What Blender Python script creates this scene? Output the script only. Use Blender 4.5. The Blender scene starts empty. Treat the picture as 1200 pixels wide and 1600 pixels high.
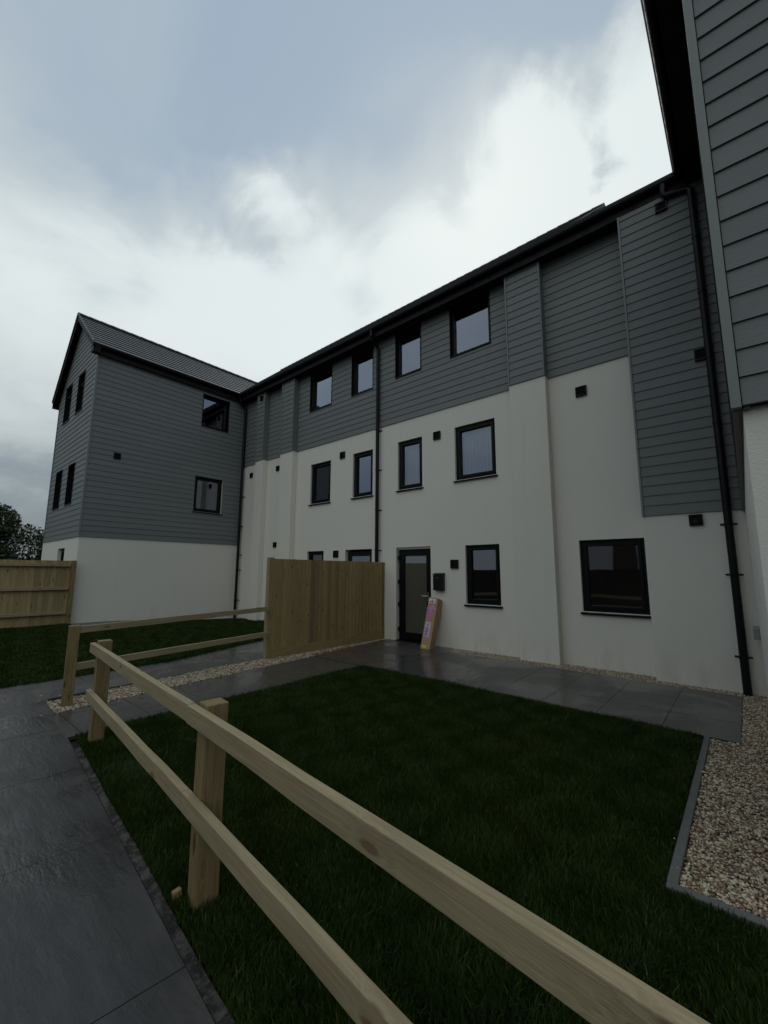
import bpy, bmesh, math, random
import numpy as np
from mathutils import Vector, Matrix

R = math.radians
random.seed(5)
rng = np.random.default_rng(11)
scene = bpy.context.scene
col = scene.collection

# ------------------------------------------------------------------ camera
cam_d = bpy.data.cameras.new("camera")
cam = bpy.data.objects.new("camera", cam_d)
col.objects.link(cam)
rt = Vector((0.7585748845950709, 0.651569200363629, 0.0046606436332414574))
up = Vector((0.08958430125409461, -0.11137602959860168, 0.9897323037062431))
fw = Vector((-0.6453981696831737, 0.7503685475606987, 0.14285743033268133))
m = Matrix((rt, up, -fw)).transposed().to_4x4()
m.translation = Vector((0, 0, 1.65))
cam.matrix_world = m
cam_d.sensor_fit = 'HORIZONTAL'
cam_d.sensor_width = 36
cam_d.lens = 36 * 652.789 / 1200
cam_d.clip_start = 0.05
cam_d.clip_end = 3000
scene.camera = cam

# ------------------------------------------------------------------ light
SUN_DIR = Vector((-0.33, 0.62, 0.71)).normalized()
elev = math.asin(SUN_DIR.z)
az = math.atan2(SUN_DIR.x, SUN_DIR.y)
sd = bpy.data.lights.new("sun", 'SUN')
sd.energy = 0.5
sd.angle = R(28)
sd.color = (1.0, 0.96, 0.9)
sun = bpy.data.objects.new("sun", sd)
col.objects.link(sun)
sun.rotation_euler = SUN_DIR.to_track_quat('Z', 'Y').to_euler()
sun.location = (0, 0, 30)

scene.view_settings.view_transform = 'Standard'
scene.view_settings.look = 'None'
scene.view_settings.gamma = 1
scene.view_settings.exposure = 0.0
scene.render.engine = 'CYCLES'
scene.cycles.max_bounces = 6
scene.cycles.caustics_reflective = False
scene.cycles.caustics_refractive = False

world = bpy.data.worlds.new("World")
scene.world = world
world.use_nodes = True
wn, wl = world.node_tree.nodes, world.node_tree.links
wn.clear()


class NT:
    """small helper to write node graphs as expressions"""
    def __init__(s, tree):
        s.n, s.l = tree.nodes, tree.links

    def new(s, typ, ins=None, **props):
        nd = s.n.new(typ)
        for k, v in props.items():
            setattr(nd, k, v)
        for k, v in (ins or {}).items():
            s.put(nd.inputs[k], v)
        return nd

    def put(s, sock, v):
        if hasattr(v, 'is_output') or isinstance(v, bpy.types.NodeSocket):
            s.l.new(v, sock)
        else:
            sock.default_value = v

    def math(s, op, a, b=0.0, c=0.0, clamp=False):
        nd = s.new('ShaderNodeMath', operation=op, use_clamp=clamp)
        s.put(nd.inputs[0], a); s.put(nd.inputs[1], b); s.put(nd.inputs[2], c)
        return nd.outputs[0]

    def vmath(s, op, a, b=(0, 0, 0)):
        nd = s.new('ShaderNodeVectorMath', operation=op)
        s.put(nd.inputs[0], a)
        if op == 'SCALE':
            s.put(nd.inputs['Scale'], b)
        else:
            s.put(nd.inputs[1], b)
        return nd.outputs['Value'] if op in ('DOT_PRODUCT', 'LENGTH') else nd.outputs[0]

    def mix(s, f, a, b):
        nd = s.new('ShaderNodeMix', data_type='RGBA')
        s.put(nd.inputs[0], f)
        for i, v in ((6, a), (7, b)):
            if isinstance(v, tuple) and len(v) == 3:
                v = v + (1,)
            s.put(nd.inputs[i], v)
        return nd.outputs[2]

    def mapr(s, v, a, b, c=0.0, d=1.0, smooth=True):
        nd = s.new('ShaderNodeMapRange')
        nd.interpolation_type = 'SMOOTHSTEP' if smooth else 'LINEAR'
        for i, x in enumerate((v, a, b, c, d)):
            s.put(nd.inputs[i], x)
        return nd.outputs[0]

    def noise(s, vec, scale, detail=3, rough=0.5, dist=0.0):
        nd = s.new('ShaderNodeTexNoise', {'Vector': vec, 'Scale': scale, 'Detail': detail, 'Roughness': rough, 'Distortion': dist})
        return nd.outputs['Fac']

    def mapping(s, vec, scale=(1, 1, 1), rot=(0, 0, 0), loc=(0, 0, 0)):
        nd = s.new('ShaderNodeMapping', {'Vector': vec, 'Scale': scale, 'Rotation': rot, 'Location': loc})
        return nd.outputs[0]


w_ = NT(world.node_tree)
tc = w_.new('ShaderNodeTexCoord').outputs['Generated']
dz = w_.new('ShaderNodeSeparateXYZ', {0: tc}).outputs[2]
zz = w_.math('ADD', w_.math('MAXIMUM', dz, 0.0), 0.35)
comb = w_.new('ShaderNodeCombineXYZ', {0: zz, 1: zz, 2: zz}).outputs[0]
pc = w_.vmath('DIVIDE', tc, comb)
n1 = w_.noise(pc, 1.7, 8, 0.52, 0.5)
n2 = w_.noise(w_.mapping(pc, loc=(3.1, 7.7, 0)), 4.2, 7, 0.55, 0.4)
n3 = w_.noise(w_.mapping(pc, loc=(9.1, 2.7, 0)), 0.9, 4, 0.5, 0.2)
wob = w_.math('MULTIPLY', w_.math('SUBTRACT', w_.math('ADD', w_.math('MULTIPLY', n1, 0.62), w_.math('MULTIPLY', n2, 0.38)), 0.5), 0.30)


def blob(d, lo, hi, amt):
    dt = w_.math('ADD', w_.vmath('DOT_PRODUCT', tc, Vector(d).normalized()), wob)
    return w_.math('MULTIPLY', w_.mapr(dt, lo, hi), amt)


bright = blob((-0.45, 0.62, 0.60), 0.85, 0.99, 0.60)
for args in (((-0.62, 0.50, 0.55), 0.93, 1.0, 0.35), ((-0.05, 0.72, 0.66), 0.95, 0.99, 0.50), ((-0.25, 0.66, 0.68), 0.955, 0.99, 0.35), ((-0.84, 0.19, 0.47), 0.89, 0.98, 0.70),
             ((-0.25, 0.52, 0.83), 0.95, 0.99, -0.45), ((-0.55, 0.33, 0.76), 0.92, 0.99, -0.40), ((-0.70, 0.08, 0.72), 0.93, 1.0, -0.15),
             ((0.3, 0.8, 0.5), 0.8, 1.0, 0.4), ((0.3, -0.75, 0.55), 0.45, 0.95, 0.80)):
    bright = w_.math('ADD', bright, blob(*args))
det = w_.noise(w_.mapping(pc, loc=(1.1, 4.7, 0), rot=(0, 0, 0.5)), 3.0, 9, 0.58, 0.6)
bright = w_.math('ADD', bright, w_.math('MULTIPLY', w_.math('SUBTRACT', n3, 0.46), 0.9))
bright = w_.math('ADD', bright, w_.math('MULTIPLY', w_.math('SUBTRACT', det, 0.5), 0.75))
bright = w_.mapr(bright, -0.05, 1.05)
grey = w_.mix(w_.mapr(n1, 0.35, 0.65), (0.375, 0.475, 0.580), (0.465, 0.552, 0.618))
mid_ = w_.mix(w_.mapr(bright, 0.0, 0.55), grey, (0.555, 0.635, 0.67))
cloud = w_.mix(w_.mapr(bright, 0.45, 1.0), mid_, (0.84, 0.915, 0.905))
low = w_.mapr(w_.math('ADD', dz, w_.math('MULTIPLY', wob, 1.0)), 0.0, 0.5)
cloud = w_.mix(low, (0.205, 0.24, 0.255), cloud)
sky = w_.new('ShaderNodeTexSky')
sky.sky_type = 'NISHITA'
sky.sun_disc = False
sky.sun_elevation = elev
sky.sun_rotation = az
sky.air_density = 1.0
skyc = w_.vmath('SCALE', sky.outputs[0], 0.06)
tot = w_.mix(0.88, skyc, cloud)
bg = w_.new('ShaderNodeBackground', {'Color': tot, 'Strength': 1.0})
wo = w_.new('ShaderNodeOutputWorld', {'Surface': bg.outputs[0]})

# ------------------------------------------------------------------ materials
MATS = {}


def material(name):
    mt = bpy.data.materials.new(name)
    mt.use_nodes = True
    mt.node_tree.nodes.clear()
    t = NT(mt.node_tree)
    MATS[name] = mt
    return mt, t


def finish(t, base, rough=0.6, bump=None, bstr=0.3, bdist=0.01, spec=0.5, metallic=0.0, coat=0.0):
    ins = {'Base Color': base if not isinstance(base, tuple) or len(base) == 4 else base + (1,),
           'Roughness': rough, 'Specular IOR Level': spec, 'Metallic': metallic, 'Coat Weight': coat}
    p = t.new('ShaderNodeBsdfPrincipled', ins)
    if bump is not None:
        b = t.new('ShaderNodeBump', {'Height': bump, 'Strength': bstr, 'Distance': bdist})
        t.l.new(b.outputs[0], p.inputs['Normal'])
    t.new('ShaderNodeOutputMaterial', {'Surface': p.outputs[0]})
    return p


def plain(name, c, rough=0.5, spec=0.5, metallic=0.0, var=0.12, bump=0.0):
    mt, t = material(name)
    co = t.new('ShaderNodeTexCoord').outputs['Object']
    n = t.noise(co, 9, 4)
    dark = tuple(x * (1 - var) for x in c); lite = tuple(min(1, x * (1 + var)) for x in c)
    finish(t, t.mix(n, dark, lite), t.mapr(n, 0.3, 0.7, rough * 0.85, min(1, rough * 1.15)),
           t.noise(co, 120, 3) if bump else None, bump, 0.004, spec, metallic)
    return mt


def attr(t, name='tint'):
    return t.new('ShaderNodeAttribute', attribute_name=name).outputs['Fac']


# painted fibre-cement boards, embossed grain running along the board
mt, t = material('cladding')
co = t.new('ShaderNodeTexCoord').outputs['Object']
g = t.noise(t.mapping(co, (1.6, 1.6, 46)), 3.0, 6, 0.62, 1.6)
g2 = t.noise(co, 0.8, 3)
c = t.mix(t.math('ADD', t.math('MULTIPLY', attr(t), 0.6), t.math('MULTIPLY', g2, 0.4)), (0.152, 0.164, 0.162), (0.186, 0.198, 0.196))
c = t.mix(t.mapr(g, 0.35, 0.75, 0, 0.35), c, (0.122, 0.138, 0.132))
finish(t, c, 0.55, g, 0.5, 0.006, 0.4)
mt, t = material('cladding_trim')
co = t.new('ShaderNodeTexCoord').outputs['Object']
finish(t, t.mix(t.noise(co, 3), (0.165, 0.183, 0.177), (0.195, 0.212, 0.205)), 0.5)

# through-coloured cream render
mt, t = material('render')
co = t.new('ShaderNodeTexCoord').outputs['Object']
z = t.new('ShaderNodeSeparateXYZ', {0: co}).outputs[2]
n = t.noise(co, 0.7, 5, 0.6)
nf = t.noise(co, 160, 3, 0.6)
nm = t.noise(co, 45, 4, 0.6)
c = t.mix(n, (0.70, 0.672, 0.605), (0.755, 0.725, 0.66))
spl = t.math('MULTIPLY', t.mapr(z, 0.0, 0.75, 0.55, 0), t.mapr(t.noise(t.mapping(co, (3, 3, 1)), 1.5, 6, 0.65), 0.40, 0.72))
c = t.mix(t.math('MULTIPLY', spl, 0.5), c, (0.44, 0.33, 0.24))
run = t.mapr(t.noise(t.mapping(co, (5, 5, 0.25)), 1.3, 5, 0.6), 0.5, 0.85, 0, 0.08)
c = t.mix(run, c, (0.36, 0.355, 0.32))
finish(t, c, 0.88, t.math('ADD', t.math('MULTIPLY', nf, 0.5), nm), 0.55, 0.006, 0.2)

mt, t = material('roof_tile')
co = t.new('ShaderNodeTexCoord').outputs['Object']
c = t.mix(attr(t), (0.098, 0.102, 0.104), (0.110, 0.114, 0.116))
c = t.mix(t.mapr(t.noise(co, 6, 5), 0.4, 0.8, 0, 0.4), c, (0.05, 0.052, 0.05))
finish(t, c, 0.5, t.noise(co, 60, 4), 0.3, 0.005, 0.5)

plain('black_plastic', (0.004, 0.004, 0.0045), 0.45, 0.22)
plain('soffit', (0.006, 0.006, 0.0065), 0.6, 0.2)
plain('window_frame', (0.0045, 0.005, 0.0052), 0.45, 0.18)
plain('vent', (0.004, 0.004, 0.004), 0.5, 0.2)
plain('louvre', (0.012, 0.012, 0.012), 0.5, 0.2)
plain('dark_board', (0.035, 0.028, 0.022), 0.85, 0.1)
plain('letterbox', (0.008, 0.009, 0.010), 0.35, 0.3)
plain('steel', (0.55, 0.55, 0.54), 0.28, 0.5, 1.0)
plain('interior', (0.30, 0.28, 0.25), 0.9, 0.2)
plain('blind', (0.58, 0.58, 0.51), 0.8, 0.2)
plain('grey_box', (0.22, 0.22, 0.215), 0.5)
plain('cord', (0.75, 0.74, 0.70), 0.6)
plain('soil', (0.035, 0.026, 0.018), 0.95, 0.2, var=0.4, bump=0.8)
plain('brick_red', (0.05, 0.03, 0.025), 0.85, 0.2, bump=0.5)
plain('pale_wall', (0.28, 0.275, 0.27), 0.85, 0.2)
plain('far_tile', (0.12, 0.11, 0.11), 0.7)

mt, t = material('glass')
fr_ = t.new('ShaderNodeFresnel', {'IOR': 1.6}).outputs[0]
f2 = t.math('MINIMUM', t.math('MULTIPLY', fr_, 4.6), 1.0)
gl = t.new('ShaderNodeBsdfGlossy', {'Color': (0.82, 0.86, 1.0, 1), 'Roughness': 0.004})
tr = t.new('ShaderNodeBsdfTransparent', {'Color': (0.80, 0.84, 0.83, 1)})
co = t.new('ShaderNodeTexCoord').outputs['Object']
b = t.new('ShaderNodeBump', {'Height': t.noise(co, 1.2, 1), 'Strength': 0.03, 'Distance': 0.05})
t.l.new(b.outputs[0], gl.inputs['Normal'])
mx = t.new('ShaderNodeMixShader', {0: f2, 1: tr.outputs[0], 2: gl.outputs[0]})
t.new('ShaderNodeOutputMaterial', {'Surface': mx.outputs[0]})


# sawn softwood; the grain runs along the object's own X
def wood(name, base, dark, knot, kn=1.0, tint_amt=0.0, wet=0.0):
    mt, t = material(name)
    co = t.new('ShaderNodeTexCoord').outputs['Object']
    inf = t.new('ShaderNodeObjectInfo').outputs['Random']
    off = t.new('ShaderNodeCombineXYZ', {0: t.math('MULTIPLY', inf, 37.0), 1: t.math('MULTIPLY', inf, 11.0), 2: 0.0}).outputs[0]
    co = t.vmath('ADD', co, off)
    vor = t.new('ShaderNodeTexVoronoi', {'Vector': t.mapping(co, (3.0, 8.5, 8.5)), 'Scale': 1.0, 'Randomness': 1.0})
    kd = vor.outputs['Distance']
    warp = t.mapr(kd, 0.0, 0.42, 1, 0)
    wv = t.vmath('ADD', co, t.new('ShaderNodeCombineXYZ', {0: 0.0, 1: t.math('MULTIPLY', warp, 0.035), 2: t.math('MULTIPLY', warp, 0.02)}).outputs[0])
    gr = t.noise(t.mapping(wv, (1.4, 46, 46)), 2.0, 5, 0.6, 0.6)
    fine = t.noise(t.mapping(co, (9, 320, 320)), 1.0, 3, 0.6)
    big = t.noise(t.mapping(co, (0.9, 3, 3)), 1.6, 4, 0.6)
    c = t.mix(t.mapr(gr, 0.36, 0.66), base, dark)
    c = t.mix(t.mapr(big, 0.45, 0.75, 0, 0.45), c, tuple(x * 0.66 for x in base))
    c = t.mix(t.mapr(fine, 0.4, 0.8, 0, 0.22), c, dark)
    c = t.mix(t.mapr(kd, 0.13 * kn, 0.23 * kn, 0.8, 0), c, knot)
    if tint_amt:
        c = t.mix(t.math('MULTIPLY', attr(t), tint_amt), c, tuple(x * 0.42 for x in base))
    hgt = t.math('ADD', t.math('MULTIPLY', gr, 0.5), t.math('MULTIPLY', fine, 0.5))
    finish(t, c, 0.72 - wet, hgt, 0.55, 0.004, 0.3)


wood('rail_wood', (0.355, 0.292, 0.176), (0.270, 0.214, 0.122), (0.15, 0.085, 0.042), kn=0.7)
wood('post_wood', (0.265, 0.195, 0.092), (0.160, 0.110, 0.048), (0.060, 0.026, 0.012), kn=0.85)
wood('fence_wood', (0.450, 0.338, 0.165), (0.285, 0.205, 0.092), (0.11, 0.06, 0.028), kn=0.75, tint_amt=0.95)


# wet riven paving
def paving(name, a, b_, rmin, rmax, bd=0.016):
    mt, t = material(name)
    co = t.new('ShaderNodeTexCoord').outputs['Object']
    inf = attr(t)
    off = t.new('ShaderNodeCombineXYZ', {0: t.math('MULTIPLY', inf, 50.0), 1: t.math('MULTIPLY', inf, 31.0), 2: 0.0}).outputs[0]
    cs = t.vmath('ADD', co, off)
    st = t.noise(t.mapping(cs, (1.6, 7.5, 1), (0, 0, R(9))), 2.0, 9, 0.66, 0.35)
    mo = t.noise(cs, 2.3, 6, 0.6, 0.4)
    fi = t.noise(cs, 46, 5, 0.65)
    c = t.mix(t.mapr(st, 0.3, 0.7), a, b_)
    c = t.mix(t.math('MULTIPLY', inf, 0.45), c, tuple(x * 0.7 for x in a))
    c = t.mix(t.mapr(fi, 0.55, 0.8, 0, 0.35), c, tuple(min(1, x * 1.7) for x in b_))
    wetn = t.noise(co, 0.9, 5, 0.6, 0.5)
    ro = t.math('ADD', t.mapr(wetn, 0.40, 0.58, rmin, rmax), t.math('MULTIPLY', fi, 0.08))
    h = t.math('ADD', t.math('MULTIPLY', st, 0.55), t.math('ADD', t.math('MULTIPLY', mo, 0.7), t.math('MULTIPLY', fi, 0.26)))
    p = finish(t, c, ro, h, 0.75, bd, 0.5)
    return mt


paving('path_stone', (0.027, 0.026, 0.026), (0.048, 0.047, 0.046), 0.10, 0.40, 0.011)
paving('patio_stone', (0.058, 0.055, 0.051), (0.080, 0.076, 0.070), 0.10, 0.34, 0.005)

mt, t = material('concrete')
co = t.new('ShaderNodeTexCoord').outputs['Object']
c = t.mix(t.noise(co, 14, 6, 0.65), (0.085, 0.088, 0.082), (0.16, 0.162, 0.15))
finish(t, c, 0.8, t.noise(co, 70, 5, 0.7), 0.6, 0.006, 0.3)
mt, t = material('haunch')
co = t.new('ShaderNodeTexCoord').outputs['Object']
c = t.mix(t.mapr(t.noise(co, 13, 6, 0.7), 0.42, 0.62), (0.020, 0.018, 0.015), (0.085, 0.08, 0.07))
finish(t, c, 0.85, t.noise(co, 40, 6, 0.7), 0.9, 0.02, 0.3)

mt, t = material('gravel')
a_ = attr(t)
ramp = t.new('ShaderNodeValToRGB', {0: a_})
els = ramp.color_ramp.elements
stops = [(0.0, (0.10, 0.065, 0.05)), (0.16, (0.21, 0.13, 0.08)), (0.34, (0.32, 0.215, 0.13)), (0.54, (0.48, 0.38, 0.26)),
         (0.72, (0.58, 0.49, 0.36)), (0.88, (0.66, 0.60, 0.47)), (1.0, (0.20, 0.165, 0.15))]
while len(els) < len(stops):
    els.new(0.5)
for e, (p_, c_) in zip(els, stops):
    e.position = p_; e.color = c_ + (1,)
co = t.new('ShaderNodeTexCoord').outputs['Object']
finish(t, t.mix(t.mapr(t.noise(co, 120, 3), 0.4, 0.8, 0, 0.3), ramp.outputs[0], (0.12, 0.10, 0.085)), 0.55, spec=0.4)
plain('gravel_bed', (0.17, 0.13, 0.095), 0.9, 0.2, var=0.5, bump=0.8)

mt, t = material('grass')
a_ = attr(t)
co = t.new('ShaderNodeTexCoord').outputs['Object']
big = t.noise(co, 0.9, 4, 0.6)
c = t.mix(a_, (0.017, 0.035, 0.004), (0.034, 0.064, 0.007))
c = t.mix(t.mapr(big, 0.45, 0.7, 0, 0.5), c, (0.040, 0.062, 0.006))
c = t.mix(t.mapr(a_, 0.985, 0.99), c, (0.10, 0.10, 0.04))
d = t.new('ShaderNodeBsdfPrincipled', {'Base Color': c, 'Roughness': 0.6, 'Specular IOR Level': 0.25})
tl = t.new('ShaderNodeBsdfTranslucent', {'Color': c})
mx = t.new('ShaderNodeMixShader', {0: 0.25, 1: d.outputs[0], 2: tl.outputs[0]})
t.new('ShaderNodeOutputMaterial', {'Surface': mx.outputs[0]})
plain('turf', (0.018, 0.030, 0.009), 0.95, 0.1, var=0.4, bump=0.6)

mt, t = material('leaf')
a_ = attr(t)
c = t.mix(a_, (0.008, 0.018, 0.004), (0.035, 0.06, 0.016))
finish(t, c, 0.4, spec=0.4)
plain('bark', (0.10, 0.085, 0.07), 0.9, 0.2)

mt, t = material('cardboard')
co = t.new('ShaderNodeTexCoord').outputs['Object']
c = t.mix(t.noise(co, 5, 5, 0.6), (0.36, 0.235, 0.14), (0.43, 0.29, 0.18))
c = t.mix(t.mapr(t.noise(t.mapping(co, (60, 60, 3)), 2, 3), 0.5, 0.8, 0, 0.2), c, (0.26, 0.16, 0.09))
finish(t, c, 0.75, t.noise(co, 14, 4), 0.3, 0.01, 0.2)
for nme, cc in (('label_white', (0.72, 0.70, 0.74)), ('label_pink', (0.55, 0.13, 0.38)), ('ink_purple', (0.14, 0.06, 0.30)),
                ('ink_blue', (0.07, 0.16, 0.30)), ('label_yellow', (0.62, 0.55, 0.04)), ('label_lilac', (0.62, 0.52, 0.62))):
    plain(nme, cc, 0.5, 0.4, var=0.06)


# ------------------------------------------------------------------ mesh helpers
class MB:
    def __init__(s):
        s.v, s.f, s.t = [], [], []

    def face(s, pts, tint=0.5):
        i = len(s.v)
        s.v += [tuple(p) for p in pts]
        s.f.append(tuple(range(i, i + len(pts))))
        s.t.append(tint)

    def hexa(s, p, tint=0.5):
        """8 points: 0-3 one side, 4-7 the matching other side"""
        i = len(s.v)
        s.v += [tuple(q) for q in p]
        for q in ((0, 1, 2, 3), (7, 6, 5, 4), (0, 4, 5, 1), (1, 5, 6, 2), (2, 6, 7, 3), (3, 7, 4, 0)):
            s.f.append(tuple(i + k for k in q)); s.t.append(tint)

    def box(s, x0, x1, y0, y1, z0, z1, tint=0.5):
        s.hexa([(x0, y0, z0), (x1, y0, z0), (x1, y1, z0), (x0, y1, z0), (x0, y0, z1), (x1, y0, z1), (x1, y1, z1), (x0, y1, z1)], tint)

    def fbox(s, fr, u0, u1, z0, z1, d0, d1, tint=0.5):
        s.hexa([fr(u0, z0, d0), fr(u1, z0, d0), fr(u1, z1, d0), fr(u0, z1, d0), fr(u0, z0, d1), fr(u1, z0, d1), fr(u1, z1, d1), fr(u0, z1, d1)], tint)

    def prism(s, pa, pb, tint=0.5):
        n = len(pa); i = len(s.v)
        s.v += [tuple(q) for q in pa] + [tuple(q) for q in pb]
        s.f.append(tuple(i + k for k in range(n))); s.t.append(tint)
        s.f.append(tuple(i + n + k for k in reversed(range(n)))); s.t.append(tint)
        for k in range(n):
            k2 = (k + 1) % n
            s.f.append((i + k, i + n + k, i + n + k2, i + k2)); s.t.append(tint)

    def tube(s, pts, r, n=14, tint=0.5):
        pts = [Vector(p) for p in pts]
        rad = r if isinstance(r, (list, tuple)) else [r] * len(pts)
        rings = []
        for k, p in enumerate(pts):
            a = pts[max(0, k - 1)]; b = pts[min(len(pts) - 1, k + 1)]
            dr = (b - a).normalized()
            ref = Vector((0, 0, 1)) if abs(dr.z) < 0.9 else Vector((1, 0, 0))
            e1 = dr.cross(ref).normalized(); e2 = dr.cross(e1)
            i = len(s.v)
            for q in range(n):
                an = 2 * math.pi * q / n
                s.v.append(tuple(p + (e1 * math.cos(an) + e2 * math.sin(an)) * rad[k]))
            rings.append(i)
        for a, b in zip(rings, rings[1:]):
            for q in range(n):
                q2 = (q + 1) % n
                s.f.append((a + q, a + q2, b + q2, b + q)); s.t.append(tint)
        s.f.append(tuple(rings[0] + q for q in range(n))); s.t.append(tint)
        s.f.append(tuple(rings[-1] + q for q in range(n))); s.t.append(tint)

    def build(s, name, mat, parent=None, root=(0, 0, 0), smooth=False, bevel=0.0, fix=True, loc=None, mtx=None):
        me = bpy.data.meshes.new(name)
        r = Vector(root)
        me.from_pydata([tuple(Vector(p) - r) for p in s.v], [], s.f)
        a = me.attributes.new('tint', 'FLOAT', 'FACE')
        a.data.foreach_set('value', s.t)
        if fix:
            bm = bmesh.new(); bm.from_mesh(me)
            bmesh.ops.recalc_face_normals(bm, faces=bm.faces)
            bm.to_mesh(me); bm.free()
        if smooth:
            me.polygons.foreach_set('use_smooth', [True] * len(me.polygons))
            me.set_sharp_from_angle(angle=R(38))
        me.materials.append(MATS[mat])
        o = bpy.data.objects.new(name, me)
        col.objects.link(o)
        if parent:
            o.parent = parent
        if mtx is not None:
            o.matrix_basis = mtx
        if bevel:
            b = o.modifiers.new('bevel', 'BEVEL'); b.width = bevel; b.segments = 2; b.limit_method = 'ANGLE'
        return o


def tag(o, label=None, cat=None, group=None, kind=None):
    if label: o['label'] = label
    if cat: o['category'] = cat
    if group: o['group'] = group
    if kind: o['kind'] = kind
    return o


def empty(name, loc, label, cat, group=None):
    o = bpy.data.objects.new(name, None)
    o.location = loc
    o.empty_display_size = 0.2
    col.objects.link(o)
    return tag(o, label, cat, group)


def np_mesh(name, verts, faces, tints, mat, parent=None):
    """verts (n,3), faces (m,k) all of one size, per-face tint"""
    me = bpy.data.meshes.new(name)
    k = faces.shape[1]
    me.vertices.add(len(verts)); me.vertices.foreach_set('co', verts.astype(np.float32).ravel())
    me.loops.add(faces.size); me.loops.foreach_set('vertex_index', faces.astype(np.int32).ravel())
    me.polygons.add(len(faces))
    me.polygons.foreach_set('loop_start', np.arange(0, faces.size, k, dtype=np.int32))
    me.update(calc_edges=True)
    a = me.attributes.new('tint', 'FLOAT', 'FACE'); a.data.foreach_set('value', tints.astype(np.float32))
    me.materials.append(MATS[mat])
    o = bpy.data.objects.new(name, me); col.objects.link(o)
    if parent: o.parent = parent
    return o


def clip(poly, a, b):
    """keep the part of a 2-d polygon left of the line a->b"""
    out = []
    def side(p): return (b[0] - a[0]) * (p[1] - a[1]) - (b[1] - a[1]) * (p[0] - a[0])
    for i, p in enumerate(poly):
        q = poly[(i + 1) % len(poly)]
        sp, sq = side(p), side(q)
        if sp >= 0: out.append(p)
        if (sp > 0 > sq) or (sp < 0 < sq):
            k = sp / (sp - sq)
            out.append((p[0] + (q[0] - p[0]) * k, p[1] + (q[1] - p[1]) * k))
    return out


# ------------------------------------------------------------------ ground
def rise(x, y):
    a = np.clip((-9.3 - x) / 4.3, 0, 1); b = np.clip((8.4 - y) / 4.6, 0, 1)
    return 0.21 * (a * a * (3 - 2 * a)) * (b * b * (3 - 2 * b))


gb = MB()
gb.face([(-400, -300, -0.05), (300, -300, -0.05), (300, 500, -0.05), (-400, 500, -0.05)])
tag(gb.build('ground', 'soil', fix=False), 'dark bare soil under and beyond the courtyard', None, kind='structure')

FD = Vector((0.9951, -0.0990, 0))          # direction of the path edge and of the near fence
FN = Vector((0.0990, 0.9951, 0))
E0 = Vector((-5.03, 1.30, 0))              # a point on the path edge


def slabs(name, poly, origin, ux, uy, px, py, mat, top, label, gap=0.006, stag=0.0, gx=(-40, 40), gy=(-30, 30)):
    mb = MB()
    o, ux, uy = Vector(origin), Vector(ux), Vector(uy)
    n = len(poly)
    for j in range(*gy):
        for i in range(*gx):
            a0 = i * px + (stag * px * (j % 2)) + gap / 2; a1 = a0 + px - gap
            b0 = j * py + gap / 2; b1 = b0 + py - gap
            q = [tuple((o + ux * a + uy * b)[:2]) for a, b in ((a0, b0), (a1, b0), (a1, b1), (a0, b1))]
            for k in range(n):
                if len(q) < 3: break
                q = clip(q, poly[k], poly[(k + 1) % n])
            if len(q) < 3: continue
            tz = top + random.uniform(-0.0012, 0.0012)
            mb.prism([(x, y, top - 0.035) for x, y in q], [(x, y, tz) for x, y in q], random.random())
    return tag(mb.build(name, mat, fix=True), label, None, kind='structure')


def along(s_, d_=0.0):
    p = E0 + FD * s_ + FN * d_
    return (p.x, p.y)


slabs('path', [along(-12, -9), along(14, -9), along(14, 0), along(-3.05, 0), along(-3.05, 0.02), along(-12, 0.02)][:0] or
      [along(-3.2, -9), along(14, -9), along(14, 0), along(-3.2, 0)], E0, FD, FN, 1.24, 0.66, 'path_stone', 0.0,
      'wet dark grey riven stone path along the near fence', stag=0.5)
slabs('patio', [(-6.60, 1.40), (-5.30, 1.30), (-5.30, 5.62), (-6.70, 5.62)], (-0.19, 5.59, 0), (1, 0, 0), (0, 1, 0), 0.66, 0.69,
      'patio_stone', 0.001, 'grey paving slabs between the lawn and the gravel strip')
slabs('patio', [(-4.81, 5.59), (-0.19, 5.59), (-0.19, 7.66), (-4.81, 7.78)], (-0.19, 5.59, 0), (1, 0, 0), (0, 1, 0), 0.66, 0.69,
      'patio_stone', 0.012, 'grey paving slabs in front of the cream facade')
slabs('patio', [(-6.84, 5.625), (-4.815, 5.625), (-4.815, 7.78), (-5.0, 8.19), (-6.90, 8.19)], (-0.19, 5.59, 0), (1, 0, 0), (0, 1, 0), 0.66, 0.69,
      'patio_stone', 0.012, 'grey paving slabs in front of the glazed door')
slabs('patio', [(-8.10, 1.42), (-7.02, 1.42), (-7.10, 3.5), (-8.20, 3.5)], (-7.05, 1.4, 0), (1, 0, 0), (0, 1, 0), 0.66, 0.69,
      'patio_stone', 0.001, 'grey paving slabs beyond the gravel strip, near end')
slabs('patio', [(-8.20, 3.505), (-7.12, 3.505), (-7.12, 8.19), (-9.75, 8.19)], (-7.05, 1.4, 0), (1, 0, 0), (0, 1, 0), 0.66, 0.69,
      'patio_stone', 0.001, 'grey paving slabs behind the timber screen')
hb = MB()
hb.face([(-6.52, 1.31, -0.004), (-5.0, 1.30, -0.004), (-5.0, 1.42, -0.004), (-6.52, 1.42, -0.004)])


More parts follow.
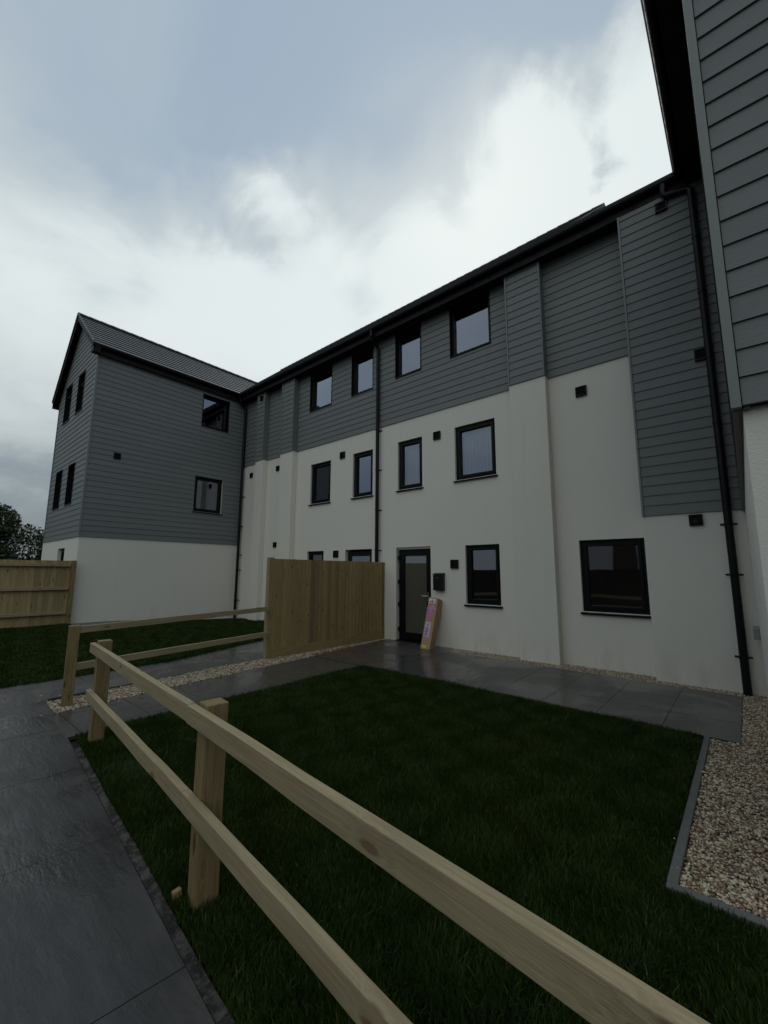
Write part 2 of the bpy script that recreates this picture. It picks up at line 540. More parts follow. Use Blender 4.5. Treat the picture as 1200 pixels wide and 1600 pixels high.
# concrete haunching between path and lawn, rough edged
hv = MB()
prev = None
for k in range(0, 140):
    s_ = 0.1 + k * 0.06
    w2 = 0.050 + 0.005 * math.sin(k * 0.23) + random.uniform(-0.002, 0.002)
    a = along(s_, 0.001); b = along(s_, w2)
    cur = ((a[0], a[1], -0.003), (b[0], b[1], 0.004 + random.uniform(-0.002, 0.002)))
    if prev: hv.face([prev[0], cur[0], cur[1], prev[1]])
    prev = cur
tag(hv.build('edging', 'haunch', fix=False), 'rough concrete haunching between the path and the lawn', None, kind='structure')

# precast edging kerb round the gravel bed by the near wing
ke = MB()
for y in np.arange(2.90, 5.45, 0.91):
    ke.box(-0.475, -0.425, y + 0.002, min(y + 0.908, 5.575), -0.1, 0.022)
for x in np.arange(-0.475, 3.0, 0.91):
    ke.box(x + 0.002, x + 0.908, 2.84, 2.895, -0.1, 0.024)
tag(ke.build('edging', 'concrete', bevel=0.006), 'grey concrete edging kerb round the gravel bed', None, kind='structure')

# lawns: turf sheet + blades
lb = MB()
poly1 = [(-5.29, 1.395), (-4.9, 1.35), along(13, 0.06), (7.9, 2.86), (-0.44, 2.86), (-0.44, 5.585), (-5.29, 5.615)]
lb.face([(x, y, -0.002) for x, y in poly1])
tag(lb.build('lawn', 'turf', fix=False), 'turf of the near lawn inside the fence', None, kind='structure')
NX, NY = 60, 60
vs = []; fs = []
for j in range(NY + 1):
    for i in range(NX + 1):
        x = -8.1 - i * 0.20; y = -4.0 + j * 0.2035
        xb = np.interp(y, [-4, 1.4, 3.5, 8.2], [-8.25, -8.12, -8.22, -9.77])
        x = xb - i * (14.1 - 8.1) / NX * 1.3
        vs.append((x, y, float(rise(x, y)) - 0.004))
for j in range(NY):
    for i in range(NX):
        a = j * (NX + 1) + i
        fs.append((a, a + 1, a + NX + 2, a + NX + 1))
l2 = np_mesh('lawn', np.array(vs), np.array(fs), np.full(len(fs), 0.5), 'turf')
tag(l2, 'turf of the far lawn by the left wing', None, kind='structure')
sb_ = MB()
pts = [(-14.15, 3.28), (-12.3, 3.28), (-13.1, 4.6), (-13.55, 6.2), (-13.6, 8.19), (-14.15, 8.19)]
N = 26
for k in range(N):
    y0 = 3.28 + (8.19 - 3.28) * k / N; y1 = 3.28 + (8.19 - 3.28) * (k + 1) / N
    xr = lambda y: np.interp(y, [3.28, 4.6, 6.2, 8.19], [-12.5, -13.2, -13.58, -13.65])
    for (xa0, xb0, xa1, xb1) in ((-14.15, xr(y0), -14.15, xr(y1)),):
        for q in range(3):
            f0, f1 = q / 3, (q + 1) / 3
            P4 = [(xa0 + (xb0 - xa0) * f0, y0), (xa0 + (xb0 - xa0) * f1, y0), (xa1 + (xb1 - xa1) * f1, y1), (xa1 + (xb1 - xa1) * f0, y1)]
            sb_.face([(x, y, float(rise(x, y)) + 0.012) for x, y in P4])
tag(sb_.build('path', 'concrete', fix=False), 'pale concrete margin at the foot of the left wing', None, kind='structure')


def inside(px, py, poly):
    c_ = np.zeros(len(px), bool)
    n = len(poly)
    for i in range(n):
        x0, y0 = poly[i]; x1, y1 = poly[(i + 1) % n]
        hit = ((y0 > py) != (y1 > py)) & (px < (x1 - x0) * (py - y0) / (y1 - y0 + 1e-12) + x0)
        c_ ^= hit
    return c_


def blades(name, poly, dens, h0, h1, label, hf, width=0.0035, weight=None):
    xs = [p[0] for p in poly]; ys = [p[1] for p in poly]
    area = (max(xs) - min(xs)) * (max(ys) - min(ys))
    n = int(area * dens)
    px = rng.uniform(min(xs), max(xs), n); py = rng.uniform(min(ys), max(ys), n)
    keep = inside(px, py, poly)
    if weight is not None:
        keep &= rng.random(n) < weight(px, py)
    px, py = px[keep], py[keep]; n = len(px)
    pz = hf(px, py)
    patch = 0.5 + 0.5 * np.sin(px * 2.3 + 1.3 * np.sin(py * 1.7)) * np.sin(py * 2.9 + np.sin(px * 3.1))
    h = rng.uniform(h0, h1, n) * (0.72 + 0.4 * patch)
    an = rng.uniform(0, 2 * np.pi, n); ln = rng.uniform(0.1, 0.75, n) ** 1.2 * h
    # neighbouring blades lean roughly the same way
    cl = 3.1 * np.sin(px * 5.1 + py * 2.2) + 2.0 * np.sin(py * 7.3 - px * 3.7)
    an = np.where(rng.random(n) < 0.6, cl + rng.normal(0, 0.6, n), an)
    lx, ly = np.cos(an) * ln, np.sin(an) * ln
    fa = rng.uniform(0, np.pi, n); w = width * rng.uniform(0.7, 1.5, n)
    wx, wy = np.cos(fa) * w, np.sin(fa) * w
    V = np.empty((n, 5, 3))
    V[:, 0] = np.c_[px - wx, py - wy, pz]; V[:, 1] = np.c_[px + wx, py + wy, pz]
    V[:, 2] = np.c_[px + wx * .8 + lx * .32, py + wy * .8 + ly * .32, pz + h * .58]
    V[:, 3] = np.c_[px - wx * .8 + lx * .32, py - wy * .8 + ly * .32, pz + h * .58]
    V[:, 4] = np.c_[px + lx, py + ly, pz + h * (1 - 0.25 * (ln / h))]
    i = np.arange(n)[:, None] * 5
    F = np.concatenate([i + [0, 1, 2], i + [0, 2, 3], i + [3, 2, 4]], 0)
    tn = rng.random(n)
    return tag(np_mesh(name, V.reshape(-1, 3), F, np.concatenate([tn, tn, tn]), 'grass'), label, 'grass', kind='stuff')


poly1b = [(-5.28, 1.38), (-4.9, 1.335), along(7.6, 0.045), (3.2, 2.84), (-0.485, 2.84), (-0.485, 5.57), (-5.29, 5.61)]


def w1(x, y):                              # a worn bare patch by the path
    d_ = np.hypot((x + 4.05) * 0.75, (y - 1.52) * 1.5)
    ed = (y - (1.30 - 0.0995 * (x + 5.03)))
    return np.clip((d_ - 0.14) / 0.25, 0.08, 1) * np.clip(0.6 + ed * 2.2, 0, 1)


flat = lambda x, y: np.zeros(len(x)) - 0.002
blades('grass', poly1b, 13500, 0.032, 0.075, 'long dark green grass of the lawn inside the near fence', flat, 0.0024, w1)
poly2 = [(-8.13, -1.5), (-8.14, 1.4), (-8.24, 3.5), (-9.8, 8.16), (-13.66, 8.16), (-13.6, 6.2), (-13.22, 4.6), (-12.55, 3.25), (-14.0, 3.2), (-14.0, -1.5)]
blades('grass', poly2, 3200, 0.04, 0.085, 'dark green grass of the far lawn beside the left wing', rise, 0.0055)


def stones(name, polys, dens, size, label, hf=lambda x, y: 0 * x):
    phi = (1 + 5 ** 0.5) / 2
    iv = np.array([(-1, phi, 0), (1, phi, 0), (-1, -phi, 0), (1, -phi, 0), (0, -1, phi), (0, 1, phi), (0, -1, -phi), (0, 1, -phi),
                   (phi, 0, -1), (phi, 0, 1), (-phi, 0, -1), (-phi, 0, 1)]) / math.hypot(1, phi)
    fi = np.array([(0, 11, 5), (0, 5, 1), (0, 1, 7), (0, 7, 10), (0, 10, 11), (1, 5, 9), (5, 11, 4), (11, 10, 2), (10, 7, 6), (7, 1, 8),
                   (3, 9, 4), (3, 4, 2), (3, 2, 6), (3, 6, 8), (3, 8, 9), (4, 9, 5), (2, 4, 11), (6, 2, 10), (8, 6, 7), (9, 8, 1)])
    PX, PY = [], []
    for poly in polys:
        xs = [p[0] for p in poly]; ys = [p[1] for p in poly]
        n = int((max(xs) - min(xs)) * (max(ys) - min(ys)) * dens)
        x = rng.uniform(min(xs), max(xs), n); y = rng.uniform(min(ys), max(ys), n)
        k = inside(x, y, poly); PX.append(x[k]); PY.append(y[k])
    x = np.concatenate(PX); y = np.concatenate(PY); n = len(x)
    sc = np.exp(rng.normal(0, 0.28, n)) * size
    ax = np.stack([sc * rng.uniform(0.8, 1.5, n), sc * rng.uniform(0.6, 1.1, n), sc * rng.uniform(0.35, 0.7, n)], 1)
    V = iv[None] * (1 + rng.uniform(-0.22, 0.22, (n, 12, 1))) * ax[:, None]
    th = rng.uniform(0, 2 * np.pi, n); tl_ = rng.normal(0, 0.45, n)
    c1, s1 = np.cos(tl_)[:, None], np.sin(tl_)[:, None]
    yy = V[..., 1] * c1 - V[..., 2] * s1; z_ = V[..., 1] * s1 + V[..., 2] * c1
    c2, s2 = np.cos(th)[:, None], np.sin(th)[:, None]
    xx = V[..., 0] * c2 - yy * s2; yy = V[..., 0] * s2 + yy * c2
    V = np.stack([xx + x[:, None], yy + y[:, None], z_ + (rng.uniform(-0.006, 0.010, n) + hf(x, y))[:, None]], -1)
    F = (fi[None] + (np.arange(n) * 12)[:, None, None]).reshape(-1, 3)
    return tag(np_mesh(name, V.reshape(-1, 3), F, np.repeat(rng.random(n), 20), 'gravel'), label, 'gravel', kind='stuff')


bed = MB()
beds = [[(-0.185, 2.9), (0.6, 2.9), (0.6, 7.89), (-0.185, 7.89)], [(-0.42, 2.9), (-0.186, 2.9), (-0.186, 5.57), (-0.42, 5.57)],
        [(0.0, 2.9), (2.2, 2.9), (2.2, 2.96), (0, 2.96)],
        [(-0.19, 7.665), (-0.19, 7.92), (-1.25, 7.92), (-1.25, 8.19), (-4.99, 8.19), (-4.9, 7.785)]]
strip = [[(-6.27, 1.42), (-6.86, 1.45), (-7.12, 3.9), (-7.14, 8.18), (-6.88, 8.18), (-6.60, 5.1), (-6.52, 4.06), (-6.43, 3.02)]]
for pl in beds + strip:
    bed.face([(x, y, -0.008) for x, y in pl])
tag(bed.build('gravel_bed', 'gravel_bed', fix=False), 'sandy bed under the gravel', None, kind='structure')
stones('gravel', beds, 7800, 0.0085, 'tan and brown pea gravel at the foot of the facade and near wing')
stones('gravel', strip, 5400, 0.0100, 'cream gravel strip under the timber screen and far rails')

stones('gravel', [[(-7.3, 1.1), (-6.1, 1.1), (-6.3, 4.6), (-7.3, 4.6)], [(-4.8, 7.45), (-0.3, 7.4), (-0.3, 7.66), (-4.8, 7.78)], [(-0.55, 2.9), (-0.42, 2.9), (-0.42, 5.5), (-0.55, 5.5)]],
       22, 0.0085, 'loose pebbles strayed from the gravel onto paving and kerb', lambda x, y: 0 * x + 0.014)

# ------------------------------------------------------------------ timber
def timber(name, a, b, w, h, mat, parent, root, up_=(0, 0, 1), bevel=0.004, ends=0.0):
    """a beam from a to b; w across, h along up_"""
    a, b = Vector(a), Vector(b)
    X = (b - a).normalized(); U = Vector(up_); Yv = U.cross(X).normalized(); Zv = X.cross(Yv)
    L = (b - a).length
    mb = MB()
    segs = max(1, int(L / 0.35))
    wob_ = [(random.uniform(-1, 1) * 0.0018, random.uniform(-1, 1) * 0.0018) for _ in range(segs + 1)]
    rings = []
    for k in range(segs + 1):
        x = L * k / segs; dy, dz_ = wob_[k]
        i = len(mb.v)
        mb.v += [(x, -w / 2 + dy, -h / 2 + dz_), (x, w / 2 + dy, -h / 2 + dz_), (x, w / 2 + dy, h / 2 + dz_), (x, -w / 2 + dy, h / 2 + dz_)]
        rings.append(i)
    for p, q in zip(rings, rings[1:]):
        for k in range(4):
            mb.f.append((p + k, p + (k + 1) % 4, q + (k + 1) % 4, q + k)); mb.t.append(0.5)
    mb.f.append(tuple(rings[0] + k for k in (3, 2, 1, 0))); mb.t.append(0.5)
    mb.f.append(tuple(rings[-1] + k for k in (0, 1, 2, 3))); mb.t.append(0.5)
    M = Matrix((X, Yv, Zv)).transposed().to_4x4(); M.translation = a - Vector(root)
    return mb.build(name, mat, parent, bevel=bevel, mtx=M)


# near fence
r0 = Vector((-5.0, 1.47, 0))
f1 = empty('post_and_rail_fence', r0, 'pale sawn timber post and rail fence running from the foreground beside the near lawn', 'fence', None)
PC = [Vector((-4.975, 1.475, 0)), Vector((-2.235, 1.205, 0)), Vector((0.48, 0.935, 0)), Vector((3.2, 0.66, 0))]
for k, p in enumerate(PC):
    timber('post', p + Vector((0, 0, -0.05)), p + Vector((0, 0, 0.958)), 0.115, 0.115, 'post_wood', f1, r0, up_=(0.099, 0.995, 0), bevel=0.005)
fo = Vector((-0.0075, -0.0795, 0))
for zt, nm in ((0.885, 0), (0.435, 1)):
    ends = [-0.115, 2.70 - 0.045, 5.50, 8.25]
    for k in range(3):
        s0 = ends[k] + (0.002 if k else 0); s1 = ends[k + 1] - 0.002
        dz0 = (0.0, 0.012, 0.012)[k]; dz1 = (0.012, 0.012, 0.02)[k]
        a = PC[0] + FD * s0 + fo; b = PC[0] + FD * s1 + fo
        jog = 0.0 if k != 1 else 0.003
        timber('rail', a + Vector((0, -jog, zt + dz0 + (0.02 if nm else 0) * (k > 0))), b + Vector((0, -jog, zt + dz1 + (0.02 if nm else 0))), 0.045, 0.09, 'rail_wood', f1, r0, bevel=0.0035)

# far rails up to the screen
r1 = Vector((-6.49, 1.58, 0))
f2_ = empty('post_and_rail_fence', r1, 'short far run of timber post and rail fence joining the tall board screen', 'fence', None)
timber('post', r1 + Vector((-0.02, 0, -0.05)), r1 + Vector((-0.02, 0.0, 0.965)), 0.12, 0.115, 'post_wood', f2_, r1, up_=(0.2, 1, 0), bevel=0.005)
for zc0, zc1 in ((0.915, 0.945), (0.465, 0.475)):
    timber('rail', (-6.47, 1.60, zc0), (-7.04, 4.80, zc1), 0.045, 0.085, 'rail_wood', f2_, r1, bevel=0.003)

# board screen by the door
r2 = Vector((-7.08, 4.84, 0))
scr = empty('fence_screen', r2, 'tall solid screen of vertical tan boards standing out from the cream wall beside the door', 'fence', None)
bd = MB()
y = 4.89; k = 0
while y < 8.17:
    w = 0.118 + random.uniform(-0.006, 0.006); y1 = min(y + w, 8.18)
    tn = random.choice([0.0, 0.1, 0.2, 0.35, 0.6, 0.15, 0.9 if k in (8, 9, 13) else 0.3])
    # boards lie with their length on local X (up)
    bd.hexa([(0.18, y - r2.y, 0.038), (0.18, y1 - r2.y + 0.006, 0.014), (0.18, y1 - r2.y + 0.006, 0.004), (0.18, y - r2.y, 0.004),
             (1.905, y - r2.y, 0.038), (1.905, y1 - r2.y + 0.006, 0.014), (1.905, y1 - r2.y + 0.006, 0.004), (1.905, y - r2.y, 0.004)], tn)
    y = y1; k += 1
# local X -> world Z, local Y -> world Y, local Z -> world X
MZ = Matrix(((0, 0, 1, 0), (0, 1, 0, 0), (1, 0, 0, 0), (0, 0, 0, 1)))
MZf = Matrix(((0, 0, 1, 0), (0, 1, 0, 0), (1, 0, 0, 0), (0, 0, 0, 1)))
bd.build('board_panel', 'fence_wood', scr, mtx=MZ)
timber('gravel_board', (-7.06, 4.90, 0.095), (-7.06, 8.18, 0.095), 0.03, 0.17, 'fence_wood', scr, r2)
timber('post', (-7.105, 4.84, -0.03), (-7.105, 4.84, 1.93), 0.10, 0.11, 'fence_wood', scr, r2, up_=(0, 1, 0))
timber('post', (-7.12, 8.13, -0.03), (-7.12, 8.13, 1.90), 0.10, 0.10, 'fence_wood', scr, r2, up_=(0, 1, 0))
timber('batten', (-7.035, 8.185, 0.0), (-7.035, 8.185, 1.905), 0.035, 0.03, 'post_wood', scr, r2, up_=(0, 1, 0))
for zc in (0.35, 1.0, 1.7):
    timber('rail', (-7.112, 4.90, zc), (-7.112, 8.08, zc), 0.05, 0.075, 'fence_wood', scr, r2)

# tall fence on the far left
r3 = Vector((-14.0, 3.2, 0.2))
lf = empty('closeboard_fence', r3, 'tall closeboard fence at the left with three horizontal rails showing, meeting the left wing', 'fence', None)
bd = MB(); y = 3.18
while y > -4.0:
    w = 0.112 + random.uniform(-0.006, 0.006)
    tn = random.choice([0.0, 0.1, 0.25, 0.45, 0.6, 0.2])
    zb = float(rise(-14.0, y)) - r3.z - 0.02
    bd.hexa([(zb, y - w - r3.y, 0.012), (zb, y - r3.y, 0.020), (zb, y - r3.y, 0.0), (zb, y - w - r3.y, 0.0),
             (1.72, y - w - r3.y, 0.012), (1.72, y - r3.y, 0.020), (1.72, y - r3.y, 0.0), (1.72, y - w - r3.y, 0.0)], tn)
    y -= w
bd.build('board_panel', 'fence_wood', lf, mtx=MZf)
for zc in (0.46, 1.10, 1.72):
    timber('rail', (-13.945, 3.14, zc + 0.08), (-13.945, -4.0, zc + 0.08), 0.06, 0.07, 'rail_wood', lf, r3)
timber('post', (-13.955, 3.21, 0.1), (-13.955, 3.21, 1.93), 0.10, 0.11, 'post_wood', lf, r3, up_=(0, 1, 0))
for yy in (1.0, -1.4, -3.8):
    timber('post', (-14.06, yy, 0.1), (-14.06, yy, 1.90), 0.10, 0.10, 'post_wood', lf, r3, up_=(0, 1, 0))

# marker peg
pg = timber('timber_peg', (-2.318, 1.122, -0.02), (-2.322, 1.110, 0.062), 0.032, 0.042, 'post_wood', None, (0, 0, 0), up_=(0, 1, 0))
tag(pg, 'small sawn timber peg in the ground at the foot of the middle fence post', 'peg')

# ------------------------------------------------------------------ building
YR, YP, YP3 = 8.20, 8.01, 7.90
XL, YG, XLL = -14.10, 3.295, -18.26
XR, YN = 0.065, 3.02
ZC, ZL, ZS = 5.54, 2.60, 8.05
B0 = Vector((-7.0, 8.2, 0))
bld = empty('apartment_building', B0, 'three storey block of flats, cream render below grey weatherboarding, with two projecting wings', 'building')


def main_fr(y0): return lambda u, z, d: (u, y0 - d, z)
def side_fr(x0, s): return lambda u, z, d: (x0 + s * d, u, z)


def wall(fr, u0, u1, z0, z1, holes, name='wall', mat='render', th=0.20, parent=None, ends=False):
    us = sorted({u0, u1} | {h[0] for h in holes} | {h[1] for h in holes})
    zs = sorted({z0, z1} | {h[2] for h in holes} | {h[3] for h in holes})
    mb = MB()
    for a, b in zip(us, us[1:]):
        for c_, d_ in zip(zs, zs[1:]):
            mu, mz = (a + b) / 2, (c_ + d_) / 2
            if any(h[0] < mu < h[1] and h[2] < mz < h[3] for h in holes): continue
            for dd in (0, -th):
                mb.face([fr(a, c_, dd), fr(b, c_, dd), fr(b, d_, dd), fr(a, d_, dd)])
    for (a, b, c_, d_) in holes:
        for q in (((a, c_), (a, d_)), ((b, c_), (b, d_)), ((a, c_), (b, c_)), ((a, d_), (b, d_))):
            (ua, za), (ub, zb) = q
            mb.face([fr(ua, za, 0), fr(ub, zb, 0), fr(ub, zb, -th), fr(ua, za, -th)])
    for q in (((u0, z0), (u0, z1)), ((u1, z0), (u1, z1)), ((u0, z1), (u1, z1))) if ends else ():
        (ua, za), (ub, zb) = q
        mb.face([fr(ua, za, 0), fr(ub, zb, 0), fr(ub, zb, -th), fr(ua, za, -th)])
    return mb.build(name, mat, parent or bld, B0, fix=False)


GA = 0.163


def boards(fr, lim, z0, z1, holes, name='cladding', base=0.004):
    """lapped boards; lim(z) gives the u interval at a height"""
    mb = MB()
    z = z0
    while z < z1 - 0.01:
        zt = min(z + GA, z1)
        l0, l1 = lim(z), lim(zt)
        iv = [(l0[0], l0[1], l1[0], l1[1], z, zt)]
        for h in holes:
            nv = []
            for (a, b, c_, d_, q0, q1) in iv:
                if h[3] <= q0 + 1e-4 or h[2] >= q1 - 1e-4 or h[1] <= a or h[0] >= b:
                    nv.append((a, b, c_, d_, q0, q1)); continue
                if h[0] > a: nv.append((a, h[0], c_, h[0], q0, q1))
                if h[1] < b: nv.append((h[1], b, h[1], d_, q0, q1))
                if h[2] > q0: nv.append((h[0], h[1], h[0], h[1], q0, h[2]))
                if h[3] < q1: nv.append((h[0], h[1], h[0], h[1], h[3], q1))
            iv = nv
        for (a, b, c_, d_, q0, q1) in iv:
            # split long runs into single board lengths
            cuts = [a]
            if b - a > 3.7:
                x = a + random.uniform(1.0, 3.4)
                while x < b - 0.5:
                    cuts.append(x); x += 3.6
            cuts.append(b)
            for i in range(len(cuts) - 1):
                A, Bq = cuts[i], cuts[i + 1]
                C_ = c_ if i == 0 else A; D_ = d_ if i == len(cuts) - 2 else Bq
                if D_ - C_ < 0.01 and Bq - A < 0.01: continue
                g_ = 0.0012
                t0 = base + 0.024 - 0.013 * (q0 - z) / GA; t1 = base + 0.024 - 0.013 * (q1 - z) / GA
                mb.hexa([fr(A + g_, q0, base - 0.003), fr(Bq - g_, q0, base - 0.003), fr(Bq - g_, q0, t0), fr(A + g_, q0, t0),
                         fr(C_ + g_, q1, base - 0.003), fr(D_ - g_, q1, base - 0.003), fr(D_ - g_, q1, t1), fr(C_ + g_, q1, t1)], random.random())
        z = zt
    return mb.build(name, 'cladding', bld, B0)


def window(fr, u0, u1, z0, z1, rec=0.06, sill=True, blind=False, split=None):
    mb = MB()
    a, b, c_, d_ = u0, u1, z0, z1
    f, s_ = (0.052, 0.055) if sill else (0.045, 0.032)
    dF, dB = -rec, -rec - 0.075
    g_ = 0.001
    u0 += g_; u1 -= g_; z0 += g_; z1 -= g_
    mb.fbox(fr, u0, u0 + f, z0, z1, dB, dF); mb.fbox(fr, u1 - f, u1, z0, z1, dB, dF)
    mb.fbox(fr, u0 + f, u1 - f, z0, z0 + f, dB, dF); mb.fbox(fr, u0 + f, u1 - f, z1 - f, z1, dB, dF)
    w = mb.build('window', 'window_frame', bld, B0, bevel=0.004)
    if not sill:
        q = MB()
        q.fbox(fr, a - 0.002, a + 0.012, c_ + 0.006, d_ - 0.006, -rec + 0.012, 0.036); q.fbox(fr, b - 0.012, b + 0.002, c_ + 0.006, d_ - 0.006, -rec + 0.012, 0.036)
        q.fbox(fr, a - 0.002, b + 0.002, c_ - 0.02, c_ + 0.006, -rec + 0.012, 0.045); q.fbox(fr, a - 0.002, b + 0.002, d_ - 0.006, d_ + 0.012, -rec + 0.012, 0.036)
        q.build('trim', 'window_frame', w, B0)
    sm = MB()
    e = 0.004
    a, b, c_, d_ = u0 + f + e, u1 - f - e, z0 + f + e, z1 - f - e
    D0, D1 = dB + 0.005, dF + 0.016
    sm.fbox(fr, a, a + s_, c_, d_, D0, D1); sm.fbox(fr, b - s_, b, c_, d_, D0, D1)
    sm.fbox(fr, a + s_, b - s_, c_, c_ + s_, D0, D1); sm.fbox(fr, a + s_, b - s_, d_ - s_, d_, D0, D1)
    sm.build('frame', 'window_frame', w, B0, bevel=0.005)
    pm = MB()
    pd = dB + 0.03
    pm.face([fr(a + s_ - .005, c_ + s_ - .005, pd), fr(b - s_ + .005, c_ + s_ - .005, pd), fr(b - s_ + .005, d_ - s_ + .005, pd), fr(a + s_ - .005, d_ - s_ + .005, pd)])
    pm.build('pane', 'glass', w, B0, fix=False)
    if sill:
        q = MB()
        q.hexa([fr(u0 - 0.035, z0 - 0.035, -rec + 0.0), fr(u1 + 0.035, z0 - 0.035, -rec + 0.0), fr(u1 + 0.035, z0 - 0.050, 0.05), fr(u0 - 0.035, z0 - 0.050, 0.05),
                fr(u0 - 0.035, z0 - 0.002, -rec + 0.0), fr(u1 + 0.035, z0 - 0.002, -rec + 0.0), fr(u1 + 0.035, z0 - 0.022, 0.05), fr(u0 - 0.035, z0 - 0.022, 0.05)])
        q.build('sill', 'window_frame', w, B0, bevel=0.004)
    if blind:
        q = MB()
        x = a + s_ + 0.01
        while x < b - s_ - 0.05:
            q.fbox(fr, x, x + 0.075, c_ + s_ - 0.02, d_ - s_ + 0.02, pd - 0.13 - 0.01 * random.random(), pd - 0.145, random.random())
            x += 0.088
        q.build('blind', 'blind', w, B0)
    return w


def vent(fr, u, z, s_=0.10, hood=False):
    mb = MB()
    for k in ((-s_, s_, s_ - 0.022, s_), (-s_, s_, -s_, -s_ + 0.022), (-s_, -s_ + 0.022, -s_ + 0.022, s_ - 0.022), (s_ - 0.022, s_, -s_ + 0.022, s_ - 0.022)):
        mb.fbox(fr, u + k[0], u + k[1], z + k[2], z + k[3], -0.01, 0.035)
    mb.fbox(fr, u - s_ + 0.022, u + s_ - 0.022, z - s_ + 0.022, z + s_ - 0.022, -0.01, 0.008)
    v = mb.build('vent', 'vent', bld, B0)
    lm = MB()
    if hood:
        n = 10
        pa = [fr(u - 0.06 * math.cos(math.pi * k / n), z - 0.03 + 0.05 * math.sin(math.pi * k / n), 0.010) for k in range(n + 1)]
        pb = [fr(u - 0.05 * math.cos(math.pi * k / n), z - 0.05 + 0.02 * math.sin(math.pi * k / n), 0.05) for k in range(n + 1)]
        lm.prism(pa, pb)
    else:
        for q in range(4):
            zz_ = z - s_ + 0.04 + q * (2 * s_ - 0.06) / 4
            lm.hexa([fr(u - s_ + .024, zz_, 0.009), fr(u + s_ - .024, zz_, 0.009), fr(u + s_ - .024, zz_ - 0.012, 0.028), fr(u - s_ + .024, zz_ - 0.012, 0.028),
                     fr(u - s_ + .024, zz_ + 0.006, 0.009), fr(u + s_ - .024, zz_ + 0.006, 0.009), fr(u + s_ - .024, zz_ - 0.006, 0.028), fr(u - s_ + .024, zz_ - 0.006, 0.028)])
    lm.build('louvre', 'louvre', v, B0)


def downpipe(pts, r, wallfr, bz, bu, bd_):
    mb = MB()
    mb.tube(pts, r, 18)
    p = mb.build('downpipe', 'black_plastic', bld, B0, smooth=True)
    for z in bz:
        q = MB()
        x, y = pts[-1][0], pts[-1][1]
        q.tube([(x, y, z - 0.016), (x, y, z + 0.016)], r + 0.008, 18)
        c0 = wallfr(bu, z, 0.0)
        q.fbox(wallfr, bu - 0.10, bu + 0.10, z - 0.012, z + 0.012, 0.0 + bd_, 0.014 + bd_)
        q.fbox(wallfr, bu - 0.02, bu + 0.02, z - 0.012, z + 0.012, 0.0 + bd_, 0.07 + bd_)
        q.build('bracket', 'black_plastic', p, B0, bevel=0.002)
    return p


MF, PF, P3 = main_fr(YR), main_fr(YP), main_fr(YP3)
GF, NF = main_fr(YG), main_fr(YN)
LS = side_fr(XL, 1); RS = side_fr(XR, -1)
UP = [(-4.95, -3.89, 6.77, 8.05), (-6.65, -5.81, 6.77, 8.05), (-8.31, -7.46, 6.74, 8.0), (-10.2, -9.17, 6.74, 8.0)]
MID = [(-4.89, -3.88, 3.745, 5.01), (-6.59, -5.82, 3.73, 5.0), (-8.23, -7.465, 3.72, 4.99), (-10.09, -9.16, 3.72, 4.98)]
GRD = [(-4.68, -3.87, 0.98, 2.25), (-2.30, -1.26, 0.97, 2.25), (-10.14, -9.39, 0.98, 2.27)]
DOORS = [(-6.64, -5.60, 0.02, 2.265), (-8.48, -7.47, 0.02, 2.265)]
wall(MF, XL, 0.30, -0.1, ZC, MID + GRD + DOORS)
wall(MF, XL, 0.30, ZC, ZS + 0.2, UP)
boards(MF, lambda z: (XL, 0.3), ZC, ZS - 0.002, UP)
for h in UP:
    window(MF, *h, rec=0.06, sill=False)
for k, h in enumerate(MID):
    window(MF, *h, rec=0.055, blind=(k in (0, 1)))
for k, h in enumerate(GRD):
    window(MF, *h, rec=0.055)

# piers: render below, boards above, a corner bead at each side
def pier(u0, u1, y0, zc, left_trim=True):
    fr = main_fr(y0)
    mb = MB()
    mb.box(u0, u1, y0, YR - 0.001, -0.1, zc)
    mb.build('pier', 'render', bld, B0, bevel=0.008)
    mb = MB(); mb.box(u0 + 0.003, u1 - 0.003, y0 + 0.004, YR - 0.03, zc, ZS + 0.1)
    mb.build('pier_backing', 'soffit', bld, B0)
    boards(fr, lambda z: (u0 + 0.028, u1 - 0.028), zc, ZS - 0.002, [], base=0.0)
    mb = MB()
    mb.box(u0 - 0.004, u0 + 0.026, y0 - 0.032, y0 + 0.03, zc - 0.002, ZS - 0.003)
    mb.build('corner_trim', 'cladding_trim', bld, B0)
    mb = MB(); mb.box(u1 - 0.026, u1 + 0.004, y0 - 0.032, YR - 0.028, zc - 0.002, ZS - 0.003)
    mb.build('corner_trim', 'cladding', bld, B0)


pier(-3.44, -2.69, YP, ZC)
pier(-11.48, -10.81, YP, ZC)
pier(-12.97, -12.49, YP, ZC)
pier(-1.21, 0.28, YP3, 2.575)

# vents
for u, z in ((-8.65, 5.03), (-5.37, 4.92), (-4.95, 1.84), (-2.09, 5.09), (-8.85, 2.16), (-13.47, 5.15), (-11.84, 5.15), (-11.83, 2.54)):
    vent(MF, u, z, 0.098 if u > -10 else 0.085)
P3c = main_fr(YP3 - 0.022); PFc = main_fr(YP - 0.022)
vent(P3, -0.515, 2.46, 0.085, hood=True)
vent(P3c, -0.225, 5.05, 0.095); vent(P3c, -0.55, 7.86, 0.085); vent(PFc, -12.70, 7.84, 0.08)
vent(side_fr(XL + 0.022, 1), 4.02, 5.08, 0.09)

